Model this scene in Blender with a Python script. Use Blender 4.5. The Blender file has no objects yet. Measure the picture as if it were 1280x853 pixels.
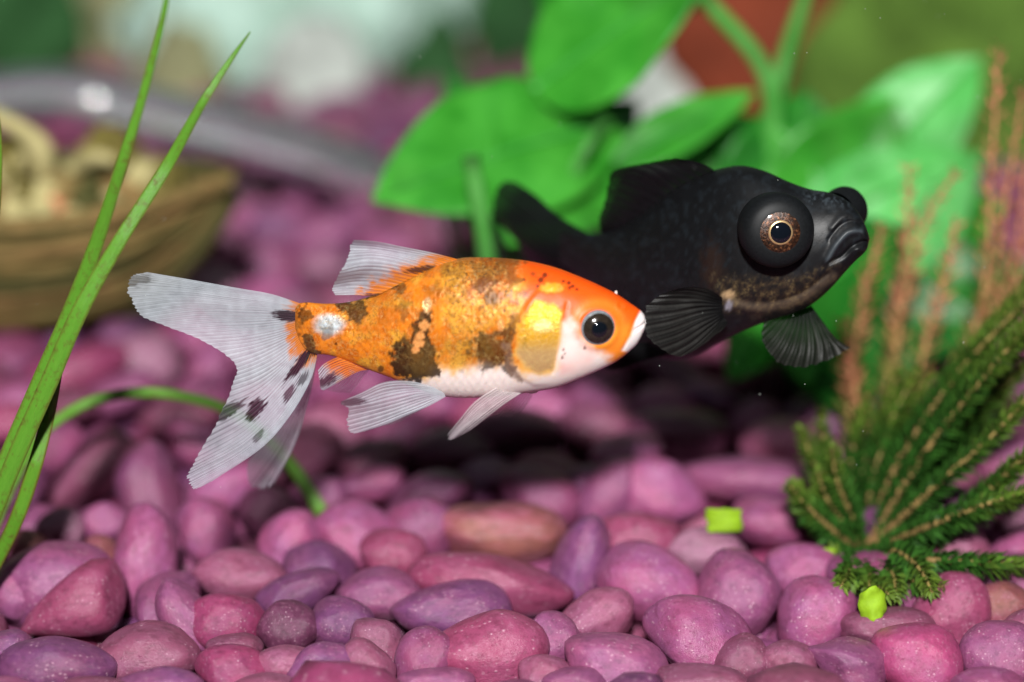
import bpy, math, random
import numpy as np
from mathutils import Vector, Matrix, Euler

# ------------------------------------------------------------------ camera, light, exposure
S = 0.01                                   # everything below is written in centimetres
PITCH = math.radians(18.0); LENS = 100.0; SENSOR = 36.0
CAM = np.array([0.0, -34.2, 15.1])         # cm above the gravel
sc = bpy.context.scene
cd = bpy.data.cameras.new('camera'); co = bpy.data.objects.new('camera', cd)
sc.collection.objects.link(co); sc.camera = co
cd.lens = LENS; cd.sensor_width = SENSOR; cd.sensor_fit = 'HORIZONTAL'
cd.clip_start = 0.005; cd.clip_end = 20
co.location = Vector(CAM * S); co.rotation_euler = (math.pi / 2 - PITCH, 0, 0)
cd.dof.use_dof = True; cd.dof.focus_distance = 0.364; cd.dof.aperture_fstop = 8.4; cd.dof.aperture_blades = 0

w = bpy.data.worlds.new('World'); sc.world = w; w.use_nodes = True
w.node_tree.nodes['Background'].inputs[0].default_value = (0.62, 0.72, 0.85, 1)
w.node_tree.nodes['Background'].inputs[1].default_value = 0.018

def lamp(name, loc, target, size, size_y, power, col):
    ld = bpy.data.lights.new(name, 'AREA'); ld.shape = 'RECTANGLE'; ld.size = size * S; ld.size_y = size_y * S
    ld.energy = power; ld.color = col
    o = bpy.data.objects.new(name, ld); sc.collection.objects.link(o)
    o.location = Vector(loc) * S
    o.rotation_euler = (Vector(target) - Vector(loc)).to_track_quat('-Z', 'Y').to_euler()
    return o
# the photographer's flash, held above and a little left of the lens, and the weak tube in the tank's hood
lamp('flash_lamp', (-3, -73, 52), (0, 5, 2), 6, 4.5, 14.0, (1.0, 0.985, 0.965))
lamp('hood_lamp', (0, 8, 40), (0, 8, 0), 44, 8, 0.13, (0.86, 0.95, 1.0))

sc.view_settings.view_transform = 'Standard'; sc.view_settings.look = 'None'
sc.view_settings.exposure = 0.0; sc.view_settings.gamma = 1.0
sc.cycles.max_bounces = 8; sc.cycles.transparent_max_bounces = 12
sc.cycles.use_denoising = True

# ------------------------------------------------------------------ helpers
R = np.array([1.0, 0, 0]); F = np.array([0, math.cos(PITCH), -math.sin(PITCH)]); U = np.array([0, math.sin(PITCH), math.cos(PITCH)])
def W(px, py, y=None, z=None):
    """point of the place seen at photograph position (px, py) in the upright plane y or the level plane z (cm)"""
    px = np.asarray(px, float); py = np.asarray(py, float)
    px, py = np.broadcast_arrays(px, py)
    a = (px - 640) / 1280 * SENSOR / LENS; b = -(py - 426.5) / 1280 * SENSOR / LENS
    d = F + a[..., None] * R + b[..., None] * U
    t = (np.asarray(y) - CAM[1]) / d[..., 1] if z is None else (np.asarray(z) - CAM[2]) / d[..., 2]
    return CAM + d * t[..., None]
def proj(P):
    v = np.asarray(P) - CAM
    D = v @ F
    return 640 + (v @ R) / D * LENS / SENSOR * 1280, 426.5 - (v @ U) / D * LENS / SENSOR * 1280
K = SENSOR / LENS * 36 / 1280              # cm per photograph pixel at the fish

def crom(pts, n):
    """resample control points with a Catmull-Rom curve, evenly by chord"""
    pts = np.asarray(pts, float)
    ch = np.r_[0, np.cumsum(np.linalg.norm(np.diff(pts, axis=0), axis=1))]; ch /= ch[-1]
    return cspl(ch, pts, np.linspace(0, 1, n))
def cspl(x, y, xq):
    x = np.asarray(x, float); y = np.asarray(y, float); xq = np.asarray(xq, float)
    if y.ndim == 1: return cspl(x, y[:, None], xq)[:, 0]
    m = np.zeros_like(y); d = np.diff(y, axis=0) / np.diff(x)[:, None]
    m[0] = d[0]; m[-1] = d[-1]
    if len(x) > 2:
        h = np.diff(x)[:, None]; m[1:-1] = (d[:-1] * h[1:] + d[1:] * h[:-1]) / (h[1:] + h[:-1])
    i = np.clip(np.searchsorted(x, xq, side='right') - 1, 0, len(x) - 2)
    h = (x[i + 1] - x[i])[:, None]; t = ((xq - x[i]) / (x[i + 1] - x[i]))[:, None]
    return ((2*t**3 - 3*t**2 + 1) * y[i] + (t**3 - 2*t**2 + t) * h * m[i] + (-2*t**3 + 3*t**2) * y[i+1] + (t**3 - t**2) * h * m[i+1])
def sstep(a, b, v):
    t = np.clip((v - a) / (b - a), 0, 1); return t * t * (3 - 2 * t)
def vnoise(x, y, seed=0):
    xi = np.floor(x).astype(np.int64); yi = np.floor(y).astype(np.int64); fx = x - xi; fy = y - yi
    def h(a, b):
        n = (a * 374761393 + b * 668265263 + seed * 974711) & 0x7fffffff
        n = ((n ^ (n >> 13)) * 1274126177) & 0x7fffffff
        return ((n ^ (n >> 16)) & 0xffff) / 65535.0
    u = fx * fx * (3 - 2 * fx); v = fy * fy * (3 - 2 * fy)
    return (h(xi, yi) * (1 - u) + h(xi + 1, yi) * u) * (1 - v) + (h(xi, yi + 1) * (1 - u) + h(xi + 1, yi + 1) * u) * v
def fbm(x, y, seed=0, o=4):
    s = 0; a = .5
    for k in range(o): s = s + a * vnoise(x * 2**k, y * 2**k, seed + k * 17); a *= .5
    return s / (1 - .5**o)
def sdpoly(px, py, poly):
    """signed distance to a polygon, negative inside"""
    P = np.stack([px, py], -1); poly = np.asarray(poly, float); d = np.full(px.shape, 1e9); ins = np.zeros(px.shape, bool)
    for i in range(len(poly)):
        a = poly[i]; b = poly[(i + 1) % len(poly)]; e = b - a; q = P - a
        t = np.clip((q @ e) / (e @ e), 0, 1); d = np.minimum(d, np.linalg.norm(q - t[..., None] * e, axis=-1))
        c = ((a[1] <= py) & (b[1] > py)) | ((b[1] <= py) & (a[1] > py))
        xx = a[0] + (py - a[1]) / (b[1] - a[1] if b[1] != a[1] else 1e-9) * (b[0] - a[0])
        ins ^= c & (px < xx)
    return np.where(ins, -d, d)
def dline(px, py, line, n=40):
    pts = crom(line, n); d = np.full(px.shape, 1e9); P = np.stack([px, py], -1)
    for i in range(n - 1):
        a = pts[i]; e = pts[i + 1] - a; q = P - a; t = np.clip((q @ e) / (e @ e + 1e-12), 0, 1)
        d = np.minimum(d, np.linalg.norm(q - t[..., None] * e, axis=-1))
    return d
def ell(px, py, cx, cy, rx, ry, ang=0):
    c = math.cos(math.radians(ang)); s = math.sin(math.radians(ang)); dx = px - cx; dy = py - cy
    return np.hypot((dx * c - dy * s) / rx, (dx * s + dy * c) / ry)
def lin(hexs):
    h = hexs.lstrip('#'); v = [int(h[i:i+2], 16) / 255 for i in (0, 2, 4)]
    return np.array([x / 12.92 if x <= .04045 else ((x + .055) / 1.055) ** 2.4 for x in v])
def mixc(c, d, m): return c * (1 - m[..., None]) + np.asarray(d) * m[..., None]

col = sc.collection
def obj(name, verts, faces, mat, parent=None, origin=None, smooth=True, attrs=None, uv=None):
    """one mesh object; verts in cm of the place, origin in cm"""
    if origin is None: origin = parent['_o'] if parent is not None else np.asarray(verts).mean(0)
    origin = np.asarray(list(origin), float)
    me = bpy.data.meshes.new(name)
    v = (np.asarray(verts, float) - origin) * S
    me.from_pydata(v.tolist(), [], [tuple(map(int, f)) for f in faces]); me.update()
    if smooth: me.polygons.foreach_set('use_smooth', [True] * len(me.polygons))
    for k, a in (attrs or {}).items():
        a = np.asarray(a, float)
        if a.ndim == 1:
            at = me.attributes.new(k, 'FLOAT', 'POINT'); at.data.foreach_set('value', a.ravel())
        else:
            at = me.attributes.new(k, 'FLOAT_COLOR', 'POINT')
            at.data.foreach_set('color', np.c_[a, np.ones(len(a))].ravel())
    if uv is not None:
        ul = me.uv_layers.new(name='UVMap'); li = np.zeros(len(me.loops), int); me.loops.foreach_get('vertex_index', li)
        ul.data.foreach_set('uv', np.asarray(uv, float)[li].ravel())
    o = bpy.data.objects.new(name, me); col.objects.link(o)
    if mat: me.materials.append(mat)
    if parent is None: o.location = Vector(origin * S)
    else: o.parent = parent; o.location = Vector((origin - np.asarray(list(parent['_o']))) * S)
    o['_o'] = [float(x) for x in origin]
    return o
def thing(name, loc, label, cat, group=None):
    o = bpy.data.objects.new(name, None); col.objects.link(o); o.empty_display_size = .01
    o.location = Vector(loc) * S; o['_o'] = [float(x) for x in loc]
    return tag(o, label, cat, group)
def tag(o, label, cat, group=None):
    o['label'] = label; o['category'] = cat
    if group: o['group'] = group
    return o
def grid_faces(n, m, wrap=False):
    f = []
    for i in range(n - 1):
        for j in range(m if wrap else m - 1):
            k = (j + 1) % m
            f.append((i*m + j, i*m + k, (i+1)*m + k, (i+1)*m + j))
    return f
def tube(path, rad, n=10, cap=True):
    path = np.asarray(path, float); N = len(path); rad = np.broadcast_to(np.asarray(rad, float), (N,))
    T = np.gradient(path, axis=0); T /= np.linalg.norm(T, axis=1)[:, None] + 1e-12
    up = np.array([0.13, 0.21, 0.97]); V = []
    for i in range(N):
        a = np.cross(T[i], up); a /= np.linalg.norm(a); b = np.cross(a, T[i])
        for j in range(n):
            t = 2 * math.pi * j / n; V.append(path[i] + rad[i] * (a * math.cos(t) + b * math.sin(t)))
    f = grid_faces(N, n, True)
    if cap: f += [tuple(range(n)), tuple(range((N-1)*n + n - 1, (N-1)*n - 1, -1))]
    return np.array(V), f
def join(parts):
    V = []; Fc = []; k = 0
    for v, f in parts:
        V.append(np.asarray(v)); Fc += [tuple(i + k for i in q) for q in f]; k += len(v)
    return np.concatenate(V), Fc

# ------------------------------------------------------------------ materials
class NT:
    def __init__(s, name):
        s.m = bpy.data.materials.new(name); s.m.use_nodes = True; s.t = s.m.node_tree
        s.b = s.t.nodes['Principled BSDF']; s.out = s.t.nodes['Material Output']
    def n(s, typ, **kw):
        o = s.t.nodes.new(typ)
        for k, v in kw.items():
            if k.startswith('i_'):
                q = k[2:]; q = int(q) if q.isdigit() else q.replace('_', ' ')
                s.set(o.inputs[q], v)
            else: setattr(o, k, v)
        return o
    def set(s, inp, v):
        if isinstance(v, bpy.types.NodeSocket): s.t.links.new(v, inp)
        else: inp.default_value = (*v, 1) if (hasattr(v, '__len__') and len(v) == 3 and inp.type == 'RGBA') else v
    def pos(s):                                        # object coordinates in centimetres
        tc = s.n('ShaderNodeTexCoord')
        return s.n('ShaderNodeVectorMath', operation='SCALE', i_0=tc.outputs['Object'], i_Scale=100.0).outputs[0]
    def noise(s, vec, scale, detail=4, rough=.55, out='Fac'):
        return s.n('ShaderNodeTexNoise', i_Vector=vec, i_Scale=scale, i_Detail=detail, i_Roughness=rough).outputs[out]
    def ramp(s, fac, stops):
        r = s.n('ShaderNodeValToRGB', i_Fac=fac); e = r.color_ramp.elements
        while len(e) < len(stops): e.new(.5)
        for q, (p, c) in zip(e, stops): q.position = p; q.color = (*c, 1) if hasattr(c, '__len__') else (c, c, c, 1)
        return r.outputs[0]
    def mix(s, a, b, f, mode='MIX'):
        m = s.n('ShaderNodeMix', data_type='RGBA', blend_type=mode)
        s.set(m.inputs[0], f); s.set(m.inputs[6], a); s.set(m.inputs[7], b); return m.outputs[2]
    def math(s, op, a, b=None, clamp=False):
        m = s.n('ShaderNodeMath', operation=op, use_clamp=clamp); s.set(m.inputs[0], a)
        if b is not None: s.set(m.inputs[1], b)
        return m.outputs[0]
    def attr(s, name, out='Color'): return s.n('ShaderNodeAttribute', attribute_name=name).outputs[out]
    def bump(s, h, strength, dist):
        b = s.n('ShaderNodeBump', i_Height=h, i_Strength=strength, i_Distance=dist * S); s.t.links.new(b.outputs[0], s.b.inputs['Normal']); return b.outputs[0]
    def p(s, **kw):
        for k, v in kw.items(): s.set(s.b.inputs[k.replace('_', ' ')], v)
        return s
def simple(name, c, rough=.6, spec=.3, var=.25, scale=3.0, bump=.3, bd=.03, metal=0.0):
    t = NT(name); p = t.pos(); n = t.noise(p, scale)
    c = np.asarray(c); t.p(Base_Color=t.ramp(n, [(.25, c * (1 - var)), (.75, np.minimum(c * (1 + var), 1))]), Roughness=rough, Metallic=metal)
    t.p(Specular_IOR_Level=spec); t.bump(t.noise(p, scale * 6), bump, bd); return t.m

def pebble_mat(name, c, alt):
    t = NT(name); p0 = t.pos(); oi = t.n('ShaderNodeObjectInfo')
    off = t.n('ShaderNodeVectorMath', operation='SCALE', i_0=(31.7, 17.3, 9.1), i_Scale=oi.outputs['Random']).outputs[0]
    p = t.n('ShaderNodeVectorMath', operation='ADD', i_0=p0, i_1=off).outputs[0]
    c = np.asarray(c); alt = np.asarray(alt)
    big = t.noise(p, 1.1, 3)
    base = t.mix(c, alt, t.ramp(big, [(.38, 0), (.68, 1)]))
    mott = t.noise(p, 7, 6, .65)
    base = t.mix(base, t.mix(base, (.66, .30, .44), .55), t.ramp(mott, [(.55, 0), (.8, 1)]))
    base = t.mix(base, c * .45, t.math('MULTIPLY', t.ramp(t.noise(p, 4.3, 5, .7), [(.48, 0), (.66, 1)]), .6))
    fine = t.noise(p, 42, 3, .6)
    base = t.mix(base, c * .6, t.math('MULTIPLY', t.ramp(fine, [(.3, 1), (.5, 0)]), .5))
    hs = t.n('ShaderNodeHueSaturation', i_Color=base, i_Value=t.math('ADD', t.math('MULTIPLY', oi.outputs['Random'], .36), .72), i_Saturation=.98)
    vn = t.n('ShaderNodeTexVoronoi', i_Vector=p, i_Scale=10.0); vor = vn.outputs['Distance']
    pick = t.ramp(t.n('ShaderNodeSeparateXYZ', i_0=vn.outputs['Color']).outputs[0], [(.55, 0), (.6, 1)])
    spark = t.math('MULTIPLY', t.math('MULTIPLY', t.ramp(vor, [(.14, 1), (.34, 0)]), pick), t.ramp(t.noise(p, 2.2, 2), [(.42, 0), (.6, 1)]))
    base = t.mix(hs.outputs[0], (.85, .55, .66), t.math('MULTIPLY', spark, .45))  # sparkle glints painted into the base colour as pale dots
    pit = t.ramp(t.noise(p, 15, 4, .7), [(.28, 1), (.40, 0)])
    base = t.mix(base, c * .35, t.math('MULTIPLY', pit, .6))
    t.p(Base_Color=base, Roughness=t.math('SUBTRACT', t.math('ADD', t.math('MULTIPLY', mott, .3), .20), t.math('MULTIPLY', spark, .15), True), Specular_IOR_Level=.6)
    h = t.math('ADD', t.math('MULTIPLY', t.noise(p, 2.6, 4, .5), .5), t.math('ADD', t.math('MULTIPLY', fine, .30), t.math('SUBTRACT', t.math('MULTIPLY', spark, .2), t.math('MULTIPLY', pit, .2))))
    t.bump(h, .42, .10); return t.m
PC = {'pink': ((.41, .085, .215), (.36, .10, .26)), 'mauve': ((.31, .082, .215), (.36, .085, .20)), 'violet': ((.235, .068, .205), (.29, .075, .19)),
      'red': ((.35, .055, .14), (.39, .085, .19)), 'rose': ((.32, .078, .155), (.34, .10, .20)), 'magenta': ((.45, .06, .18), (.37, .065, .19)),
      'brown': ((.33, .11, .09), (.38, .09, .15)), 'pale pink': ((.42, .19, .29), (.38, .13, .25)), 'plum': ((.15, .036, .088), (.21, .055, .13))}
PM = {k: pebble_mat(k.replace(' ', '_') + '_pebble', *v) for k, v in PC.items()}
M = {}
M['floor'] = simple('tank_floor', (.05, .015, .03), .9, .1)
M['wall'] = simple('back_wall', (.035, .06, .05), .5, .3, .5, .12, .1)
M['mint'] = simple('mint_stone', (.46, .76, .55), .7, .2, .6, .8, .6, .2)
M['tan'] = simple('tan_stone', (.30, .30, .16), .8, .2, .4, .5, .6, .2)
M['dkgreen'] = simple('dark_green_stone', (.03, .10, .03), .8, .2, .4, .5, .6, .2)
M['white'] = simple('white_stone', (.55, .60, .55), .7, .2, .3, .6, .6, .2)
M['terra'] = simple('terracotta', (.21, .042, .018), .8, .2, .45, .6, .6, .2)
M['moss'] = simple('mossy_stone', (.10, .19, .03), .9, .15, .5, .8, .8, .25)

def leafmat(name, c, c2, spec=.4, rough=.4, scale=1.2, trans=.25):
    t = NT(name); p = t.pos()
    base = t.mix(c, c2, t.ramp(t.noise(p, scale, 4), [(.35, 0), (.68, 1)]))
    base = t.mix(base, t.mix(base, (.01, .05, .005), .5), t.ramp(t.noise(p, scale * .55, 3), [(.5, 0), (.72, 1)]))
    t.p(Base_Color=base, Roughness=rough, Specular_IOR_Level=spec)
    t.bump(t.noise(p, scale * 8, 3), .25, .02)
    tr = t.n('ShaderNodeBsdfTranslucent', i_Color=base); mx = t.n('ShaderNodeMixShader', i_0=trans)
    t.t.links.new(t.b.outputs[0], mx.inputs[1]); t.t.links.new(tr.outputs[0], mx.inputs[2]); t.t.links.new(mx.outputs[0], t.out.inputs[0])
    return t.m
M['broad'] = leafmat('broad_leaf', (.035, .31, .02), (.09, .50, .05))
M['broad2'] = leafmat('deep_broad_leaf', (.014, .16, .014), (.03, .26, .022))
M['broad3'] = leafmat('pale_broad_leaf', (.10, .55, .10), (.18, .66, .18))
M['stalk'] = leafmat('leaf_stalk', (.09, .42, .06), (.16, .52, .12))
M['vein'] = leafmat('leaf_vein', (.06, .42, .05), (.10, .5, .08))
def blade_mat(name, c, c2, edge):
    t = NT(name); p = t.pos(); u = t.n('ShaderNodeSeparateXYZ', i_0=t.n('ShaderNodeUVMap').outputs[0])
    st = t.n('ShaderNodeCombineXYZ', i_X=t.math('MULTIPLY', u.outputs[0], 14.0), i_Y=t.math('MULTIPLY', u.outputs[1], 9.0)).outputs[0]
    base = t.mix(c, c2, t.noise(st, 1.0, 3))
    e = t.math('ABSOLUTE', t.math('SUBTRACT', u.outputs[0], .5))
    base = t.mix(base, edge, t.math('MULTIPLY', t.ramp(e, [(.3, 0), (.5, 1)]), .8))
    base = t.mix(base, (.10, .055, .015), t.math('MULTIPLY', t.ramp(t.noise(p, 9, 4, .7), [(.52, 0), (.68, 1)]), .6))
    t.p(Base_Color=base, Roughness=.42, Specular_IOR_Level=.4); t.bump(t.noise(st, 2.2, 2), .35, .03)
    return t.m
M['blade'] = blade_mat('grass_blade', (.065, .225, .014), (.12, .29, .026), (.14, .17, .024))
M['blade2'] = blade_mat('red_edged_grass_blade', (.06, .22, .015), (.13, .28, .02), (.16, .07, .02))  # close to the other blade green, with a reddish brown edge

def vcol_leaf(name):
    t = NT(name); p = t.pos(); c = t.attr('Col')
    base = t.mix(c, t.mix(c, (0, 0, 0), .45), t.ramp(t.noise(p, 6, 3), [(.4, 0), (.7, 1)]))
    t.p(Base_Color=base, Roughness=.5, Specular_IOR_Level=.3); return t.m
M['needle'] = vcol_leaf('feathery_needles')

def wood(name, c, c2):
    t = NT(name); p = t.pos()
    mp = t.n('ShaderNodeMapping', i_0=p); mp.inputs['Scale'].default_value = (.5, 3.5, 7.0)
    g = t.noise(mp.outputs[0], 1.3, 5, .65)
    base = t.mix(c, c2, t.ramp(g, [(.35, 0), (.65, 1)]))
    base = t.mix(base, (.05, .06, .015), t.math('MULTIPLY', t.ramp(t.noise(p, .9, 4), [(.5, 0), (.68, 1)]), .6))
    t.p(Base_Color=base, Roughness=.8, Specular_IOR_Level=.2); t.bump(g, .7, .12); return t.m
M['wood'] = wood('olive_wood', (.24, .16, .055), (.15, .14, .045))
M['wood2'] = wood('brown_wood', (.33, .19, .075), (.18, .15, .05))
M['wood3'] = wood('dark_wood', (.12, .10, .035), (.08, .085, .025))
M['cream'] = simple('cream_coral', (.47, .41, .19), .8, .2, .25, 2.0, .5, .06)
M['olive'] = simple('olive_lump', (.17, .14, .035), .85, .2, .4, 1.6, .6, .1)
M['salmon'] = simple('salmon_shell', (.62, .26, .14), .7, .3)
M['lime'] = simple('lime_scrap', (.27, .46, .015), .6, .3, .15, 9.0, .5, .02)
M['redspeck'] = simple('red_fleck', (.6, .02, .02), .6, .3)

def clear():
    t = NT('clear_plastic'); t.p(Base_Color=(.93, .99, 1.0), Roughness=.045, IOR=1.42, Transmission_Weight=.93, Specular_IOR_Level=.9)
    return t.m
M['clear'] = clear()

def fish_skin(name, sss=.12, rough=.42):
    t = NT(name); p = t.pos(); c = t.attr('Col'); gold = t.attr('gold', 'Fac'); pep = t.attr('pepper', 'Fac')
    sp = t.noise(p, 34, 4, .65); fl = t.noise(p, 22, 5, .7)
    base = t.mix(c, (.05, .022, .008), t.math('MULTIPLY', t.ramp(sp, [(.52, 0), (.62, 1)]), pep))
    base = t.mix(base, t.mix(base, (1, .72, .28), .55), t.math('MULTIPLY', t.ramp(fl, [(.45, 0), (.7, 1)]), gold))
    t.p(Base_Color=base, Roughness=t.math('SUBTRACT', rough, t.math('MULTIPLY', gold, .12)), Metallic=t.math('MULTIPLY', gold, .5),
        Specular_IOR_Level=.35, Subsurface_Weight=sss, Subsurface_Scale=.0012, Subsurface_Radius=(1.0, .45, .25))
    t.bump(t.math('ADD', t.math('MULTIPLY', fl, t.math('ADD', t.math('MULTIPLY', gold, 1.0), .12)), t.math('MULTIPLY', sp, .1)), .35, .04)
    return t.m
M['gskin'] = fish_skin('goldfish_skin'); M['bskin'] = fish_skin('black_fish_skin', 0.0, .46)
def fin_mat(name, trans, alpha0, alpha1, dark):
    """membrane with fine bony rays: UV x runs across the rays, UV y along them"""
    t = NT(name); c = t.attr('Col'); den = t.attr('dens', 'Fac')
    u = t.n('ShaderNodeSeparateXYZ', i_0=t.n('ShaderNodeUVMap').outputs[0])
    def wave(k):
        ph = t.math('ADD', t.math('MULTIPLY', u.outputs[0], k), 0)
        return t.math('POWER', t.math('ABSOLUTE', t.math('SINE', t.math('MULTIPLY', ph, math.pi))), 3.0)
    a = t.math('SUBTRACT', 1.0, wave(1.0)); b = t.math('SUBTRACT', 1.0, wave(2.0))
    fork = t.ramp(u.outputs[1], [(.3, 0), (.62, 1)])
    ray = t.math('ADD', t.math('MULTIPLY', a, t.math('SUBTRACT', 1.0, t.math('MULTIPLY', fork, .5))), t.math('MULTIPLY', b, t.math('MULTIPLY', fork, .5)))
    seg = t.n('ShaderNodeTexNoise', i_Vector=t.n('ShaderNodeCombineXYZ', i_X=t.math('MULTIPLY', u.outputs[0], 2.0), i_Y=t.math('MULTIPLY', u.outputs[1], 26.0)).outputs[0], i_Scale=1.0, i_Detail=3.0).outputs['Fac']
    ray = t.math('MULTIPLY', ray, t.math('ADD', t.math('MULTIPLY', seg, .7), .6), True)
    base = t.mix(t.mix(c, (0, 0, 0), dark), c, ray)
    t.p(Base_Color=base, Roughness=.45, Specular_IOR_Level=.25)
    t.bump(ray, .3, .02)
    tl = t.n('ShaderNodeBsdfTranslucent', i_Color=base); m1 = t.n('ShaderNodeMixShader', i_0=trans)
    t.t.links.new(t.b.outputs[0], m1.inputs[1]); t.t.links.new(tl.outputs[0], m1.inputs[2])
    tp = t.n('ShaderNodeBsdfTransparent'); 
    al = t.math('MULTIPLY', t.math('ADD', t.math('MULTIPLY', ray, alpha1 - alpha0), alpha0), den, True)
    m2 = t.n('ShaderNodeMixShader', i_0=al); t.t.links.new(tp.outputs[0], m2.inputs[1]); t.t.links.new(m1.outputs[0], m2.inputs[2])
    t.t.links.new(m2.outputs[0], t.out.inputs[0]); return t.m
M['wfin'] = fin_mat('pale_fin', .3, .66, .95, .10); M['bfin'] = fin_mat('black_fin', .1, .965, 1.0, .5)
def eyemat(name, c, rough, spec=.6, metal=0.0, var=0.0, coat=0.0):
    t = NT(name); p = t.pos(); c = np.asarray(c, float)
    b = t.ramp(t.noise(p, 30, 4, .7), [(.3, c * (1 - var)), (.7, np.minimum(c * (1 + var), 1))])
    t.p(Base_Color=b, Roughness=rough, Specular_IOR_Level=spec, Metallic=metal, Coat_Weight=coat, Coat_Roughness=.05); return t.m
M['pupil'] = eyemat('pupil', (.004, .006, .010), .06, .7, coat=.6)
M['iris_dark'] = eyemat('dark_iris', (.030, .022, .016), .16, .6, .2, .5, .6)
M['eyering'] = eyemat('grey_eye_rim', (.20, .22, .24), .35, .4, 0, .3)
def copper():
    t = NT('copper_iris'); p = t.pos()
    b = t.ramp(t.noise(p, 24, 5, .75), [(.40, (.010, .006, .004)), (.55, (.055, .021, .010)), (.72, (.42, .17, .07))])
    t.p(Base_Color=b, Roughness=.3, Metallic=.35, Coat_Weight=.5, Coat_Roughness=.08); t.bump(t.noise(p, 24, 5, .75), .4, .02); return t.m
M['iris_copper'] = copper()
M['gold_ring'] = eyemat('gold_ring', (.95, .58, .28), .3, .6, .75, .2)
M['eye_black'] = eyemat('black_eye_skin', (.007, .008, .009), .5, .2, 0, .35)
M['lip'] = simple('pale_lip', (.72, .60, .55), .5, .3, .1, 6, .2)

# ------------------------------------------------------------------ the setting
def sheet(name, x0, x1, y0, y1, z, mat):
    o = obj(name, [(x0, y0, z), (x1, y0, z), (x1, y1, z), (x0, y1, z)], [(0, 1, 2, 3)], mat, origin=(0, 0, z), smooth=False)
    o['kind'] = 'structure'; return o
sheet('tank_floor', -45, 45, -14, 42, -1.25, M['floor'])
o = obj('back_wall', [(-45, 40, -1.25), (45, 40, -1.25), (45, 40, 26), (-45, 40, 26), (-45, 41, -1.25), (45, 41, -1.25), (45, 41, 26), (-45, 41, 26)],
        [(0, 1, 2, 3), (5, 4, 7, 6), (3, 2, 6, 7), (1, 5, 6, 2), (4, 0, 3, 7), (0, 4, 5, 1)], M['wall'], origin=(0, 40, -1.25), smooth=False)
o['kind'] = 'structure'

# ------------------------------------------------------------------ pebbles
rnd = random.Random(11)
def ico(sub):
    import bmesh
    bm = bmesh.new(); bmesh.ops.create_icosphere(bm, subdivisions=sub, radius=1.0)
    v = np.array([q.co[:] for q in bm.verts]); f = [tuple(x.index for x in q.verts) for q in bm.faces]; bm.free(); return v, f
from mathutils import noise as mnoise
def pebble_shape(sub, seed, kind):
    v, f = ico(sub); r = random.Random(seed); out = []
    cuts = []
    ncut = {'smooth': 4, 'faceted': 7, 'wedge': 5}[kind]
    for _ in range(ncut):
        n = Vector((r.gauss(0, 1), r.gauss(0, 1), r.gauss(0, 1))).normalized(); cuts.append((n, r.uniform(.62, .9) if kind != 'smooth' else r.uniform(.70, .92)))
    o = Vector((r.uniform(-50, 50), r.uniform(-50, 50), r.uniform(-50, 50)))
    for p in v:
        p = Vector(p); q = p.copy()
        q *= 1 + .23 * mnoise.noise(p * .9 + o) + .035 * mnoise.noise(p * 2.3 + o)
        for n, d in cuts:                                   # softly worn flat faces
            e = q.dot(n) - d
            if e > 0: q -= n * e * (.45 if kind == 'smooth' else .6)
        if kind == 'wedge': q.z *= .72 + .35 * q.x; q.y *= .9 + .2 * q.x
        q *= 1 + .008 * mnoise.noise(p * 5 + o)
        out.append(q[:])
    out = np.array(out); ext = (out.max(0) - out.min(0)) / 2; c = (out.max(0) + out.min(0)) / 2
    return (out - c) / ext, f
SHAPES = []
for i in range(14):
    kd = 'wedge' if i in (3, 11) else 'faceted' if i in (2, 8) else 'smooth'
    v, f = pebble_shape(4, 100 + i, kd); SHAPES.append((v, f, kd))
LOW = [pebble_shape(2, 300 + i, 'faceted' if i % 3 == 0 else 'smooth') for i in range(8)]
PME = {}
def pebble_mesh(si, c):
    if (si, c) not in PME:
        v, f, _ = SHAPES[si]; me = bpy.data.meshes.new('pebble'); me.from_pydata((v * S).tolist(), [], f); me.update()
        me.polygons.foreach_set('use_smooth', [True] * len(me.polygons)); me.materials.append(PM[c]); PME[si, c] = me
    return PME[si, c]
LAND = [((-6.2, .6), 'beside the long grass blades'), ((-3.2, 3.5), 'under the orange fish tail'), ((-3.4, -1.8), 'in front of the fish tail'), ((0.3, 3.8), 'under the spotted orange fish'),
        ((.2, -1.8), 'in front of the spotted orange fish'), ((3.6, 6.5), 'under the black fish'), ((2.7, .6), 'beside the lime green square'), ((4.8, .8), 'at the foot of the feathery plant'),
        ((5.2, -2.0), 'in front of the feathery plant'), ((-5.8, 7.5), 'in front of the wooden boat ornament'), ((-3.0, 12), 'beside the bow of the boat ornament'),
        ((-3, 22), 'by the clear curved tube'), ((0, 11), 'behind the orange fish'), ((2.5, 14), 'under the broad green leaves'), ((7.5, 9), 'behind the feathery plant')]
def pebble(si, cname, loc, mat3, size_cm, aspect):
    o = bpy.data.objects.new('pebble', pebble_mesh(si, cname)); col.objects.link(o)
    m = Matrix.Translation(Vector(loc) * S) @ mat3.to_4x4(); o.matrix_world = m
    zone = min(LAND, key=lambda q: (q[0][0] - loc[0])**2 + (q[0][1] - loc[1])**2)[1]
    sz = 'large' if size_cm > 1.25 else 'small' if size_cm < .72 else 'medium'
    kd = SHAPES[si][2]
    sh = 'wedge-shaped' if kd == 'wedge' else 'long' if aspect > 1.9 else ('angular' if kd == 'faceted' else 'oval' if aspect > 1.25 else 'round')
    tag(o, f'{sz} {sh} {cname} pebble {zone}', 'pebble', 'pebbles covering the tank floor')
    return o
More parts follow.
